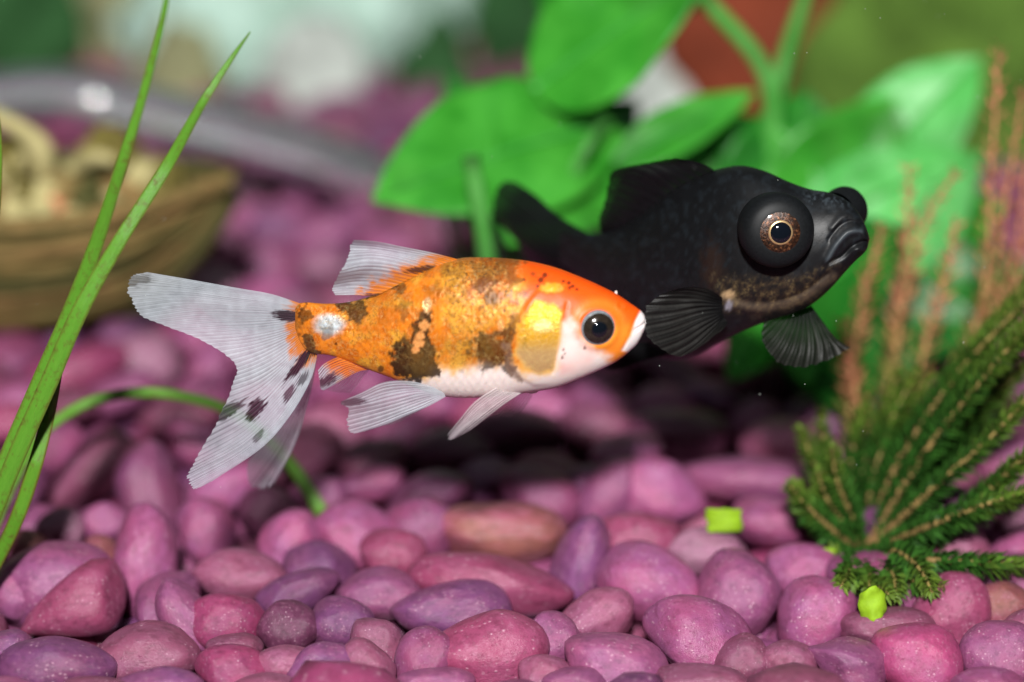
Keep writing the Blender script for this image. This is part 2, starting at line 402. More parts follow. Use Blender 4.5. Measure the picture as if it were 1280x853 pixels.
# pebbles that the photograph shows one by one: position, size and tilt in photograph pixels
HAND = [(68, 840, 140, 80, 0, 'violet', 0), (6, 822, 60, 62, 0, 'violet', 1), (88, 763, 132, 84, 26, 'red', 3), (62, 738, 150, 108, 10, 'mauve', 4), (178, 710, 78, 148, -4, 'pink', 6),
    (180, 820, 130, 78, 0, 'rose', 7), (284, 781, 90, 72, 0, 'magenta', 9), (232, 775, 56, 105, 35, 'mauve', 10), (195, 868, 112, 62, 0, 'violet', 12), (290, 840, 92, 62, 0, 'magenta', 2),
    (292, 818, 66, 46, 0, 'rose', 1), (405, 842, 92, 72, 24, 'violet', 5), (455, 840, 64, 74, 45, 'rose', 13), (355, 835, 84, 50, 0, 'rose', 4), (428, 783, 78, 66, -10, 'violet', 6),
    (360, 787, 76, 66, 0, 'plum', 8), (372, 741, 100, 48, 22, 'violet', 9), (474, 744, 104, 66, -5, 'mauve', 7), (563, 763, 140, 64, 9, 'violet', 10), (613, 820, 136, 104, 0, 'red', 12),
    (528, 828, 68, 80, -30, 'pink', 13), (470, 812, 74, 70, -30, 'rose', 5), (613, 734, 194, 74, -9, 'red', 0), (625, 669, 154, 74, -3, 'brown', 1), (441, 674, 98, 90, 25, 'pink', 2),
    (358, 680, 66, 88, -32, 'pink', 4), (524, 668, 92, 86, 30, 'pink', 6), (532, 622, 110, 56, 20, 'mauve', 7), (300, 722, 116, 64, -6, 'rose', 8), (258, 664, 66, 80, 10, 'pink', 9),
    (183, 622, 76, 132, 6, 'mauve', 10), (74, 664, 58, 56, 0, 'pale pink', 12), (112, 592, 124, 62, 42, 'rose', 13), (124, 694, 44, 46, 0, 'brown', 2), (130, 655, 60, 50, 0, 'mauve', 5),
    (36, 690, 46, 54, 30, 'brown', 8), (282, 612, 96, 56, 28, 'pink', 0), (240, 556, 72, 54, -30, 'pink', 1), (724, 708, 62, 122, -18, 'violet', 4), (815, 734, 126, 92, -24, 'pink', 6),
    (876, 802, 138, 98, -14, 'pink', 2), (920, 746, 104, 110, 20, 'mauve', 7), (800, 682, 116, 76, 2, 'red', 9), (772, 838, 130, 84, -14, 'mauve', 10), (744, 775, 98, 66, 22, 'rose', 12),
    (675, 622, 100, 66, -22, 'pink', 13), (762, 620, 66, 96, -35, 'mauve', 0), (822, 618, 120, 82, -18, 'pink', 5), (733, 612, 46, 58, 0, 'violet', 1), (936, 602, 178, 56, -2, 'mauve', 4),
    (972, 656, 108, 58, -12, 'pink', 6), (882, 690, 96, 56, 0, 'pale pink', 8), (1020, 772, 102, 94, 38, 'pink', 7), (1012, 716, 100, 68, 0, 'pink', 9), (1060, 834, 100, 70, -22, 'mauve', 11),
    (1149, 828, 110, 90, -10, 'magenta', 10), (1192, 768, 96, 94, 20, 'red', 12), (1252, 824, 92, 84, 0, 'mauve', 13), (1256, 762, 82, 64, 0, 'brown', 0), (1112, 790, 110, 54, 0, 'rose', 1),
    (984, 832, 72, 56, 0, 'rose', 4), (874, 856, 116, 46, 0, 'rose', 6), (930, 826, 66, 62, 0, 'rose', 7), (690, 802, 70, 68, 0, 'mauve', 8), (682, 846, 64, 50, 0, 'rose', 9),
    (718, 858, 78, 44, 0, 'mauve', 10), (1240, 862, 90, 50, 0, 'pink', 2), (1300, 800, 80, 80, 0, 'rose', 5), (462, 606, 84, 44, 10, 'pink', 12), (398, 622, 70, 48, 0, 'mauve', 13),
    (334, 640, 70, 62, 0, 'plum', 0), (545, 858, 90, 40, 0, 'mauve', 1), (330, 870, 90, 50, 0, 'rose', 4), (120, 880, 110, 60, 0, 'rose', 6), (0, 880, 110, 60, 0, 'mauve', 7),
    (88, 470, 140, 64, 25, 'magenta', 9), (180, 450, 84, 66, 0, 'pale pink', 10), (262, 470, 56, 84, 0, 'pink', 12), (140, 496, 110, 46, 20, 'mauve', 13), (250, 306, 92, 70, 0, 'pale pink', 0),
    (345, 505, 100, 66, 0, 'pink', 1), (940, 482, 66, 78, 0, 'pink', 4), (520, 508, 96, 52, 0, 'pink', 6), (222, 520, 96, 50, 0, 'rose', 7), (20, 745, 60, 60, 0, 'mauve', 8),
    (60, 560, 80, 60, 30, 'pink', 9), (330, 330, 84, 60, 0, 'pink', 10), (400, 300, 90, 60, 10, 'mauve', 12), (500, 300, 90, 50, 0, 'rose', 13), (640, 548, 130, 74, 5, 'plum', 0),  # plum here and next row: shadow of the fish put into pebble colour
    (850, 545, 120, 64, -5, 'plum', 1), (560, 565, 110, 60, 0, 'plum', 7), (750, 540, 100, 64, 0, 'rose', 9), (980, 555, 100, 60, 0, 'rose', 4)]
placed = []; nind = 0
for (px, py, pw, ph, ang, cn, si) in HAND:
    c = W(px, py, z=.05); D = (c - CAM) @ F; k = SENSOR / LENS * D / 1280
    a = pw / 2 * k * 1.10; b = ph / 2 * k * 1.10; dp = min(max(.52 * (a + b) * .95, .35), .75)
    rz = rnd.uniform(-.25, .25)
    view = Matrix((Vector(R), Vector(F), Vector(U))).transposed()           # lies roughly square to the view, like the photographed faces
    m3 = view @ Matrix.Rotation(math.radians(-ang), 3, 'Y') @ Matrix.Diagonal((a, dp, b)) 
    c = c + F * dp * .35
    pebble(si, cn, c, m3, 2 * max(a, b), max(a, b) / min(a, b)); placed.append((c[0], c[1], (a + dp) / 2 * 1.25, min(a, dp))); nind += 1
names = list(PC); wts = [5, 5, 2.0, 1.6, 4, 1.6, .25, 1.0, .5]
def scatter(spacing, x0, x1, y0, y1, against, lo, hi, tries):
    out = []; cell = 1.6; gridd = {}
    def add(p): gridd.setdefault((int(p[0] // cell), int(p[1] // cell)), []).append(p)
    for p in against: add(p)
    for _ in range(tries):
        x = rnd.uniform(x0, x1); y = rnd.uniform(y0, y1); r = rnd.uniform(lo, hi); gx, gy = int(x // cell), int(y // cell); ok = True
        for i in (-1, 0, 1):
            for j in (-1, 0, 1):
                for q in gridd.get((gx + i, gy + j), ()):
                    if (q[0] - x)**2 + (q[1] - y)**2 < ((q[2] + r) * spacing)**2: ok = False; break
                if not ok: break
            if not ok: break
        if ok: p = (x, y, r, r); add(p); out.append(p)
    return out
top = scatter(.80, -15, 15, -7, 38, placed, .46, .76, 26000)
vis = []; rest = []
for p in top:
    q = proj(np.array([p[0], p[1], 0.0])); (vis if -20 < q[0] < 1300 and 120 < q[1] < 880 else rest).append(p)
vis.sort(key=lambda p: p[1]); LIM = 296
sep = vis[:LIM - nind]; rest += vis[LIM - nind:]
def rot_scale(r, r2):
    q = Euler((r2.uniform(-.35, .35), r2.uniform(-.35, .35), r2.uniform(0, 6.28))).to_matrix(); e = r2.uniform(1.0, 1.35)
    return q, (r * e, r * r2.uniform(.85, 1.0), r * r2.uniform(.55, .78))
for p in sep:
    q, s3 = rot_scale(p[2], rnd); cn = rnd.choices(names, wts)[0]; si = rnd.choice([0, 1, 2, 4, 5, 6, 7, 8, 9, 10, 12, 13])
    pebble(si, cn, (p[0], p[1], rnd.uniform(-.22, .12)), q @ Matrix.Diagonal(s3), 2 * s3[0], s3[0] / s3[1])
low = scatter(.72, -16, 16, -8, 39, [], .38, .55, 14000)
def gravel(name, items, zlo, zhi, kinds):
    V = []; Fc = []; mi = []; k = 0
    for p in items:
        q, s3 = rot_scale(p[2], rnd); v, f = rnd.choice(LOW); mm = np.array(q @ Matrix.Diagonal(s3))
        V.append(v @ mm.T + np.array([p[0], p[1], rnd.uniform(zlo, zhi)])); Fc += [(a + k, b + k, c + k) for a, b, c in f]
        mi += [rnd.choices(range(len(names)), wts)[0]] * len(f); k += len(v)
    o = obj(name, np.concatenate(V), Fc, None, origin=(0, 0, 0))
    for n in names: o.data.materials.append(PM[n])
    o.data.polygons.foreach_set('material_index', mi); o['kind'] = 'stuff'; return o
g = gravel('gravel', rest, -.2, .12, None); tag(g, 'far spread of purple and pink pebbles toward the back of the tank', 'gravel')
g = gravel('gravel', low, -.85, -.6, None); tag(g, 'lower layer of purple pebbles showing in gaps between the upper ones', 'gravel')

# ------------------------------------------------------------------ fish
def fin(name, rays, parent, yfun, mat, colfun, ns=150, nt=40, nray=20, corr=.012, ragged=.03, seed=0, wave=None):
    key = np.array([crom(r, nt) for r in rays])                            # rays x nt x 2
    xs = np.linspace(0, 1, len(rays)); s = np.linspace(0, 1, ns)
    g = cspl(xs, key.reshape(len(rays), -1), s).reshape(ns, nt, 2)
    t = np.linspace(0, 1, nt)
    # uneven trailing edge: shorten each ray a little
    cut = 1 - ragged * (fbm(s * 34, s * 0, seed + 5, 3) + .5 * (np.abs(np.sin(s * nray * math.pi)) ** 2) * .6)
    g2 = np.empty_like(g)
    for i in range(ns):
        tq = t * cut[i]
        g2[i, :, 0] = np.interp(tq, t, g[i, :, 0]); g2[i, :, 1] = np.interp(tq, t, g[i, :, 1])
    SS, TT = np.meshgrid(s, t, indexing='ij')
    y = yfun(SS, TT) + corr * np.sin(SS * nray * 2 * math.pi + 2 * fbm(SS * 9, TT, seed, 2)) * np.minimum(TT * 3, 1) * (1 - .4 * TT)
    y = y + .05 * (fbm(SS * 4, TT * 2.5, seed, 2) - .5) * TT * 2
    P = W(g2[..., 0], g2[..., 1], y=y).reshape(-1, 3)
    c, dn = colfun(g2[..., 0].ravel(), g2[..., 1].ravel(), SS.ravel(), TT.ravel())
    uv = np.c_[SS.ravel() * nray + .55 * (fbm(SS.ravel() * nray * .45, TT.ravel() * .8, seed + 3, 2) - .5), TT.ravel()]
    return obj(name, P, grid_faces(ns, nt), mat, parent, attrs={'Col': c, 'dens': dn}, uv=uv)
def loft(stations, yc, n, m, feat, e=.92):
    st = np.asarray(stations, float)
    u = .5 - .5 * np.cos(np.linspace(0, math.pi, n)); u = .35 * u + .65 * np.linspace(0, 1, n)
    x = st[0, 0] + (st[-1, 0] - st[0, 0]) * u
    pr = cspl(st[:, 0], st[:, 1:4], x)
    th = np.linspace(0, 2 * math.pi, m, endpoint=False)
    cs = np.sign(np.cos(th)) * np.abs(np.cos(th)) ** e; sn = np.sign(np.sin(th)) * np.abs(np.sin(th)) ** e
    ycv = yc(x)
    mid = (pr[:, 0] + pr[:, 1]) / 2; hh = (pr[:, 1] - pr[:, 0]) / 2
    PX = np.repeat(x[:, None], m, 1); PY = mid[:, None] - hh[:, None] * sn[None, :]
    base = W(PX, PY, y=np.repeat(ycv[:, None], m, 1))
    wd = pr[:, 2][:, None] * K * cs[None, :]
    near = base.copy(); near[..., 1] -= np.abs(wd)                           # every point as it sits on the near flank
    qx, qy = proj(near.reshape(-1, 3)); qx = qx.reshape(PX.shape); qy = qy.reshape(PX.shape)
    d = feat(qx, qy) * K
    side = np.where(cs >= 0, 1.0, -1.0)
    P = base.copy(); P[..., 1] -= wd + side[None, :] * d * np.abs(cs)[None, :] ** .6
    V = P.reshape(-1, 3); f = grid_faces(n, m, True)
    f += [tuple(range(m - 1, -1, -1)), tuple(range((n - 1) * m, n * m))]
    return V, f, qx.ravel(), qy.ravel(), PX.ravel(), PY.ravel(), np.repeat(np.abs(cs)[None, :], n, 0).ravel()
def lathe(center, axis, prof, n=48):
    a = Vector(axis).normalized(); up = Vector((0, 0, 1)); s = a.cross(up).normalized(); t = s.cross(a); V = []
    for r, h in prof:
        for j in range(n):
            q = 2 * math.pi * j / n; V.append(np.array(center) + np.array(a) * h + r * (np.array(s) * math.cos(q) + np.array(t) * math.sin(q)))
    return np.array(V), grid_faces(len(prof), n, True) + [tuple(range((len(prof) - 1) * n, len(prof) * n))]

# --- spotted orange goldfish
gf = thing('goldfish', tuple(W(600, 430, y=0)), 'orange and white goldfish with black spots and pale trailing tail, swimming above the pebbles', 'fish', 'pair of fish')
GST = [(369, 384, 410, .8), (373, 380, 422, 2.5), (379, 378.5, 433, 6), (387, 378.5, 439.5, 11), (396, 379.7, 442, 16), (410, 380.5, 443, 20), (434, 379, 450, 25), (462, 372, 461, 32), (490, 359, 471, 40), (520, 345, 483, 47), (548, 332.5, 492, 52),
       (575, 325, 495, 56), (606, 324, 494, 58), (641, 326, 491, 58), (668, 330, 487, 56), (696, 337, 482, 52), (723, 347, 472, 46), (751, 359, 460, 38), (771, 369, 450, 31), (788, 380, 437, 23),
       (797, 386, 428, 17), (803, 391, 417, 12), (806, 396, 410, 7), (807.2, 401, 405, 2)]
gyc = lambda x: .55 - .0016 * (x - 380) + 0 * x
OPER = [(682, 345), (662, 376), (640, 410), (630, 436), (634, 455), (646, 470), (668, 481), (700, 478)]
OPOLY = [(690, 352), (672, 364), (660, 378), (640, 410), (630, 436), (634, 455), (646, 470), (668, 482), (700, 480), (700, 400)]
def gfeat(x, y):
    d = 2.6 * sstep(3, -3, sdpoly(x, y, OPOLY)) * sstep(700, 660, x)
    d -= 1.2 * np.exp(-(dline(x, y, [(709, 380), (705, 400), (702, 425), (691, 466)]) / 2.2) ** 2)
    d -= 2.4 * np.exp(-(dline(x, y, [(810, 400), (802, 408), (794, 413)]) / 2.0) ** 2)
    d -= 1.3 * np.exp(-(dline(x, y, [(800, 388), (793, 402), (786, 420), (779, 437)]) / 2.2) ** 2)
    r = np.hypot(x - 747, y - 409); d += 2.5 * np.exp(-((r - 24) / 5) ** 2)
    d -= 3.0 * np.exp(-(((x - 776) / 3.5) ** 2 + ((y - 383) / 3) ** 2)); d += 1.6 * np.exp(-((np.hypot(x - 777, y - 381) - 6) / 2.5) ** 2)
    # scales: overlapping rows, each lifted at its free rear edge
    sx = x / 10.5; sy = (y - 430) / 8.2; row = np.floor(sy); fx = sx + .5 * (row % 2); fy = sy - row - .5
    q = (fx - np.floor(fx)) - .18 * (1 - 4 * fy * fy); q = q - np.floor(q)
    d += .9 * (1 - q) * sstep(652, 630, x) * sstep(385, 420, x)
    d += .8 * (fbm(x / 16, y / 16, 3) - .5)
    d -= .7 * np.exp(-((y - (412 + 4 * np.sin((x - 400) / 90))) / 1.3) ** 2) * sstep(640, 620, x)
    return d
V, f, qx, qy, PX, PY, cs = loft(GST, gyc, 330, 168, gfeat)
def gpaint(x, y):
    n1 = fbm(x / 26, y / 20, 1); n2 = fbm(x / 9, y / 9, 7); n3 = fbm(x / 4.5, y / 4.5, 21)
    orange = lin('#e27d18'); yellow = lin('#eaa838'); red = lin('#f7590c'); white = lin('#f2e2dc'); black = lin('#120d0b')
    c = np.repeat(orange[None], len(x), 0)
    c = mixc(c, yellow, sstep(.42, .62, n1) * .8); c = mixc(c, lin('#e06a10'), sstep(.5, .7, n2) * .5)
    c = mixc(c, lin('#f3c25c'), sstep(440, 470, y) * sstep(480, 540, x) * .7)
    headline = 1 - sstep(-10, 10, (x - 640) * -1 + (y - 345) * .9)          # forehead
    hd = sstep(640, 668, x) * sstep(425, 395, y + .0 * x) ; c = mixc(c, red, np.clip(hd, 0, 1) * sstep(660, 640, 1300 - x) * 1.0)
    c = mixc(c, red, sstep(620, 680, x) * sstep(352, 338, y) * .9)
    c = mixc(c, lin('#f58a28'), sstep(742, 770, x) * sstep(405, 425, y) * .9)
    c = mixc(c, lin('#f9872a'), np.exp(-((np.hypot(x - 747, y - 409) - 30) / 7) ** 2) * .6)
    wp = [(490, 505), (500, 481), (545, 467), (600, 460), (634, 458), (650, 472), (688, 468), (699, 440), (701, 408), (712, 400), (722, 424), (738, 436), (752, 438), (762, 447), (756, 475), (700, 505)]
    c = mixc(c, white, sstep(10, -9, sdpoly(x, y, wp) + (n2 - .5) * 14 + (n1 - .5) * 16))
    c = mixc(c, lin('#eeb7b0'), sstep(7, -5, sdpoly(x, y, [(700, 408), (712, 404), (745, 440), (735, 462), (700, 470)])) * .45 * n1 * 2)
    c = mixc(c, lin('#efe6e4'), sstep(3, -2, sdpoly(x, y, [(801.5, 389), (815, 393), (815, 428), (788, 441), (778, 438), (789, 421), (795, 402)])))
    c = mixc(c, lin('#3a2010'), sstep(384, 370, x + (n3 - .5) * 26) * .6)
    c = mixc(c, lin('#c9d3da'), sstep(1.25, .5, ell(x, y, 411, 406, 20, 15) + (n2 - .5) * .5))
    gold = (.16 + .5 * sstep(.45, .65, n2)) * sstep(665, 640, x) * sstep(470, 450, y)
    gp = [(668, 374), (690, 380), (704, 390), (702, 420), (691, 464), (675, 468), (655, 460), (643, 442), (645, 420), (655, 395)]
    gm = sstep(3, -6, sdpoly(x, y, gp) + (n2 - .5) * 6)
    c = mixc(c, lin('#f6b62c'), gm * .95); c = mixc(c, lin('#e6bd84'), gm * sstep(420, 445, y) * .9)
    c = mixc(c, lin('#fff0a0'), sstep(1.1, .4, ell(x, y, 678, 408, 16, 9) + (n3 - .5) * .6) * .8)
    gold = np.maximum(gold, gm)
    c = mixc(c, lin('#ffae2a'), sstep(1.2, .5, ell(x, y, 690, 360, 16, 7) + (n3 - .5) * .8)); gold = np.maximum(gold, .8 * sstep(1.2, .5, ell(x, y, 690, 360, 16, 7)))
    # black and brown patches
    def patch(poly, soft, amt, cc=black, nz=9):
        nonlocal c
        m = sstep(soft, -soft, sdpoly(x, y, poly) + (n2 - .5) * nz * 2 + (n3 - .5) * nz) * amt; c = mixc(c, cc, m); return m
    dk = patch([(524, 386), (535, 384), (541, 400), (537, 420), (548, 440), (545, 470), (528, 478), (500, 474), (488, 455), (490, 432), (508, 424), (517, 404)], 2.5, .95)
    patch([(566, 330), (648, 326), (652, 372), (620, 384), (590, 380), (570, 356)], 7, .5, lin('#5a2e10'), 30)
    patch([(545, 425), (585, 415), (640, 405), (640, 462), (590, 460), (550, 440)], 6, .3, lin('#6a4416'), 30)
    patch([(430, 385), (490, 365), (500, 400), (450, 425)], 5, .4, lin('#a0480c'), 26)
    patch([(505, 424), (545, 430), (542, 468), (515, 470)], 6, .35, lin('#7a5a2a'))
    dk2 = patch([(586, 418), (604, 410), (622, 418), (640, 408), (642, 440), (638, 466), (626, 458), (606, 458), (590, 444)], 3, .8, lin('#26160d'), 16)
    patch([(592, 350), (612, 344), (624, 352), (616, 374), (600, 378)], 3, .7, lin('#5a3010'), 16)
    patch([(560, 322), (650, 322), (655, 350), (600, 346)], 4, .5, lin('#7a3a12'), 22)
    patch([(488, 352), (504, 356), (508, 370), (494, 372)], 2, .8, lin('#4a2c14'), 8)
    patch([(497, 374), (514, 378), (512, 396), (500, 396)], 2, .55, lin('#5a3a18'), 12)
    patch([(418, 376), (456, 374), (456, 394), (444, 402), (434, 392), (420, 392)], 2, .85, black, 9)
    patch([(366, 380), (384, 384), (392, 396), (380, 400)], 2, .7, black, 9)
    patch([(376, 418), (392, 418), (398, 440), (386, 446)], 2, .85, black, 8)
    patch([(398, 408), (414, 408), (416, 420), (404, 424)], 2, .6, lin('#3c4248'), 5)
    patch([(640, 372), (650, 366), (648, 404), (636, 412)], 2, .55, lin('#5a2a10'), 18)
    patch([(628, 428), (638, 428), (645, 462), (652, 476), (638, 472), (630, 452)], 2, .7, lin('#8a6a58'), 3)
    for (a, b, r) in [(711, 354, 2.6), (716, 358, 2.4), (704, 352, 2), (721, 362, 2.2), (712, 360, 2), (676, 350, 4), (672, 358, 2.5), (681, 344, 3.5), (704, 437, 1.8), (703, 447, 2), (731, 435, 1.8), (476, 461, 4), (706, 442, 1.4), (655, 350, 2), (420, 430, 2)]:
        c = mixc(c, lin('#4a1c0c'), sstep(1.2, .7, np.hypot(x - a, y - b) / r + (n3 - .5) * .6) * .85)
    for (a, b, rx, ry) in [(534, 381, 5.5, 9), (530, 407, 6.5, 6), (525, 420, 7, 5), (523, 429, 8, 5), (519, 437, 5, 4), (626, 405, 5, 8)]:
        m = sstep(1.15, .75, ell(x, y, a, b, rx, ry) + (n3 - .5) * .7); c = mixc(c, lin('#ffc890' if b < 390 else '#f7a35c'), m); gold = np.maximum(gold, m)
    # fine scale net on the body
    sx = x / 10.5; sy = (y - 430) / 8.2; row = np.floor(sy); fx = sx + .5 * (row % 2); fy = sy - row - .5
    q = (fx - np.floor(fx)) - .18 * (1 - 4 * fy * fy); q = q - np.floor(q)
    c = c * (1 - .16 * (sstep(.82, .97, q) * sstep(650, 630, x) * sstep(470, 440, y)))[:, None]
    pep = .5 * sstep(655, 635, x) * sstep(.4, .6, n1) * sstep(470, 445, y) + .5 * sstep(400, 370, y) * sstep(660, 630, x) * sstep(540, 600, x)
    c = mixc(c, lin('#6a3812'), sstep(.52, .68, fbm(x / 13, y / 11, 77)) * sstep(418, 350, y) * sstep(655, 640, x) * sstep(470, 540, x) * .42)
    c = mixc(c, lin('#8a5a1c'), sstep(.5, .66, fbm(x / 7, y / 6, 78)) * sstep(655, 640, x) * sstep(465, 440, y) * .22)
    gold = gold * (1 - dk * .6)
    return np.clip(c, 0, 1), np.clip(gold, 0, 1), np.clip(pep, 0, 1)
c, gd, pp = gpaint(qx, qy)
body = obj('body', V, f, M['gskin'], gf, attrs={'Col': c, 'gold': gd, 'pepper': pp})
def eye(parent, px, py, y, axis, Rr, kind):
    ce = W(px, py, y=y); ax = np.array(axis) / np.linalg.norm(axis)
    if kind == 'gold':
        v, f = lathe(ce, ax, [(Rr * 1.02, -.55 * Rr), (Rr * 1.02, -.05 * Rr), (Rr, .1 * Rr), (Rr * .95, .2 * Rr), (Rr * .88, .26 * Rr)]); e = obj('eye', v, f, M['eyering'], parent)
        v, f = lathe(ce, ax, [(Rr * .90, .24 * Rr), (Rr * .8, .34 * Rr), (Rr * .65, .44 * Rr), (Rr * .5, .50 * Rr), (Rr * .4, .52 * Rr)]); obj('iris', v, f, M['iris_dark'], e)
        v, f = lathe(ce + ax * .0, ax, [(Rr * .46, .49 * Rr), (Rr * .44, .53 * Rr), (Rr * .34, .57 * Rr), (Rr * .2, .6 * Rr), (Rr * .06, .61 * Rr)]); obj('pupil', v, f, M['pupil'], e)
    else:
        v, f = lathe(ce, ax, [(Rr * .93, -.75 * Rr), (Rr * .98, -.4 * Rr), (Rr, -.1 * Rr), (Rr * .985, .10 * Rr), (Rr * .93, .26 * Rr), (Rr * .85, .365 * Rr), (Rr * .76, .42 * Rr), (Rr * .68, .452 * Rr), (Rr * .6, .475 * Rr), (Rr * .54, .488 * Rr)]); e = obj('eye', v, f, M['eye_black'], parent)
        v, f = lathe(ce, ax, [(Rr * .55, .482 * Rr), (Rr * .5, .50 * Rr), (Rr * .4, .525 * Rr), (Rr * .32, .535 * Rr)]); obj('iris', v, f, M['iris_copper'], e)
        v, f = lathe(ce, ax, [(Rr * .33, .53 * Rr), (Rr * .315, .555 * Rr), (Rr * .28, .56 * Rr)]); obj('gold_ring', v, f, M['gold_ring'], e)
        v, f = lathe(ce, ax, [(Rr * .285, .55 * Rr), (Rr * .27, .575 * Rr), (Rr * .2, .61 * Rr), (Rr * .1, .63 * Rr), (Rr * .03, .635 * Rr)]); obj('pupil', v, f, M['pupil'], e)
    return e
ey = float(gyc(747.)) - 39 * K
eye(gf, 747, 409.5, ey + .03, (.18, -1, .08), 22 * K, 'gold')
eye(gf, 745, 395, float(gyc(747.)) + 39 * K, (.18, 1, .08), 22 * K, 'gold')
WHT = lin('#ccd4dc')
def fincol(spots=(), root=None, tint=WHT, dens=.82, dark=lin('#100e10')):
    def fn(x, y, s, t):
        n2 = fbm(x / 8, y / 8, 31); n3 = fbm(x / 3, y / 3, 33); st = vnoise(s * 160, t * 14, 5)
        c = np.repeat(tint[None], len(x), 0) * (.86 + .2 * n2)[:, None]; d = np.full(len(x), dens) * (.9 + .2 * n2)
        d = d * (1 - .16 * t); c = mixc(c, lin('#b9aebf'), np.clip(t * .5 * sstep(420, 560, y), 0, 1))
        if root is not None:
            m = root(x, y, s, t) + (n2 - .5) * .5 + (st - .5) * .3; m = sstep(.3, .7, m); c = mixc(c, lin('#ee8a22'), m); d = np.maximum(d, m * .95)
        for sp in spots:
            a, b, rx, ry, ang, am = sp
            m = np.minimum(sstep(1.25, .8, ell(x, y, a, b, rx, ry, ang) + (n3 - .5) * .6 + (st - .5) * .9) * am * 1.12, 1); c = mixc(c, dark, m); d = np.maximum(d, m * .95)
        return np.clip(c, 0, 1), np.clip(d, 0, 1.2)
    return fn
TAIL = [[(374, 379), (340, 368), (301, 361), (240, 350), (182, 340)], [(374, 382), (340, 373), (300, 366), (220, 354), (160, 346)], [(375, 386), (340, 380), (300, 376), (220, 368), (158, 371)], [(377, 391), (340, 389), (300, 387), (240, 385), (171, 394)],
        [(380, 398), (350, 402), (320, 405), (280, 407), (212, 411)], [(382, 404), (360, 413), (335, 420), (310, 425), (258, 430)], [(384, 410), (362, 425), (340, 437), (320, 446), (292, 456)],
        [(387, 416), (365, 440), (345, 457), (320, 472), (288, 484)], [(390, 422), (368, 452), (345, 478), (318, 502), (268, 530)], [(392, 428), (372, 468), (345, 502), (312, 535), (240, 577)],
        [(394, 434), (378, 476), (352, 515), (312, 555), (231, 600)], [(396, 438), (384, 482), (358, 524), (318, 562), (238, 614)], [(397, 441), (391, 468), (377, 497), (340, 548), (262, 604)]]
troot = lambda x, y, s, t: 1.5 - np.hypot(x - 390, (y - 408) * .66) / 32
TSP = [(360, 395, 17, 6, -5, .9), (375, 455, 30, 5, 52, .95), (320, 511, 16, 8, 50, .9), (288, 512, 22, 6, 33, .8), (360, 494, 12, 5, 52, .8), (378, 474, 10, 4, 50, .7), (323, 545, 9, 4, 55, .6), (172, 351, 18, 7, 12, .55), (390, 430, 9, 14, 0, .9)]
ty = lambda s, t: .55 + .35 * t * (1 - s) - .55 * t * t * s + .18 * np.sin(s * 5) * t
fin('tail_fin', TAIL, gf, ty, M['wfin'], fincol(TSP, troot, dens=.92), 560, 90, 60, .003, .03, 2)
FAR = [[(386, 436), (372, 480), (345, 530), (306, 583)], [(388, 438), (376, 490), (350, 545), (307, 606)], [(391, 440), (382, 495), (360, 555), (322, 615)], [(394, 441), (386, 490), (371, 550), (345, 603)], [(397, 442), (391, 480), (380, 520), (364, 560)]]
fin('tail_fin', FAR, gf, lambda s, t: .65 + .9 * t, M['wfin'], fincol([(379, 500, 18, 4, 65, .6)], None, lin('#cfc8d4'), .9), 120, 60, 14, .010, .04, 8)
FARU = [[(376, 380), (345, 372), (310, 368), (250, 362)], [(378, 388), (345, 384), (310, 380), (240, 374)], [(381, 396), (350, 396), (320, 394), (255, 392)], [(384, 404), (360, 408), (335, 412), (290, 412)]]
fin('tail_fin', FARU, gf, lambda s, t: .72 + 1.1 * t, M['wfin'], fincol((), None, lin('#c9c8d0'), .6), 100, 50, 14, .01, .04, 9)
DOR = [[(574, 325), (540, 316), (500, 308), (470, 302), (440, 300)], [(560, 329), (530, 322), (500, 316), (468, 311), (435, 309)], [(545, 335), (520, 328), (495, 322), (465, 318), (434, 320)],
       [(528, 342), (505, 336), (480, 331), (455, 330), (426, 336)], [(508, 351), (490, 347), (470, 344), (450, 344), (419, 349)], [(488, 361), (470, 359), (455, 357), (438, 357), (414, 361)], [(470, 370), (458, 370), (447, 369), (434, 369), (418, 369)]]
fin('dorsal_fin', DOR, gf, lambda s, t: .30 + .0 * s + .12 * t * np.sin(s * 9), M['wfin'], fincol([(527, 337, 20, 4, 8, .75), (470, 370, 14, 3, 0, .8)], lambda x, y, s, t: .95 - t * (2.2 - 1.35 * s), dens=.90), 220, 50, 18, .006, .03, 4)
ANA = [[(470, 462), (450, 464), (430, 474), (404, 489)], [(455, 457), (435, 462), (418, 472), (400, 487)], [(440, 452), (425, 456), (410, 464), (399, 477)], [(424, 446), (414, 450), (404, 456), (397, 464)]]
fin('anal_fin', ANA, gf, lambda s, t: .38 - .2 * t, M['wfin'], fincol([(408, 476, 14, 6, 30, .85)], lambda x, y, s, t: 1.05 - t * .95, dens=.92), 110, 40, 10, .012, .03, 5)
ANB = [[(462, 462), (455, 470), (448, 480), (438, 492)], [(448, 458), (440, 468), (430, 480), (414, 490)], [(436, 454), (424, 466), (412, 478), (398, 484)]]
fin('anal_fin', ANB, gf, lambda s, t: .6 + .3 * t, M['wfin'], fincol((), None, lin('#d8c8d4'), .45), 70, 30, 8, .01, .03, 6)
PEL = [[(548, 486), (515, 477), (480, 478), (450, 492), (424, 503)], [(551, 488), (515, 485), (480, 489), (450, 500), (424, 506)], [(553, 490), (520, 492), (490, 499), (462, 506), (433, 511)], [(555, 492), (525, 500), (495, 510), (465, 519), (432, 528)], [(556, 494), (530, 508), (500, 520), (470, 532), (437, 542)], [(557, 496), (540, 506), (515, 517), (480, 532), (455, 540)]]
fin('pelvic_fin', PEL, gf, lambda s, t: -.05 - .35 * t + .2 * s * t, M['wfin'], fincol([(440, 503, 17, 4.5, 5, .75)], None, dens=.85), 180, 50, 14, .007, .03, 7)
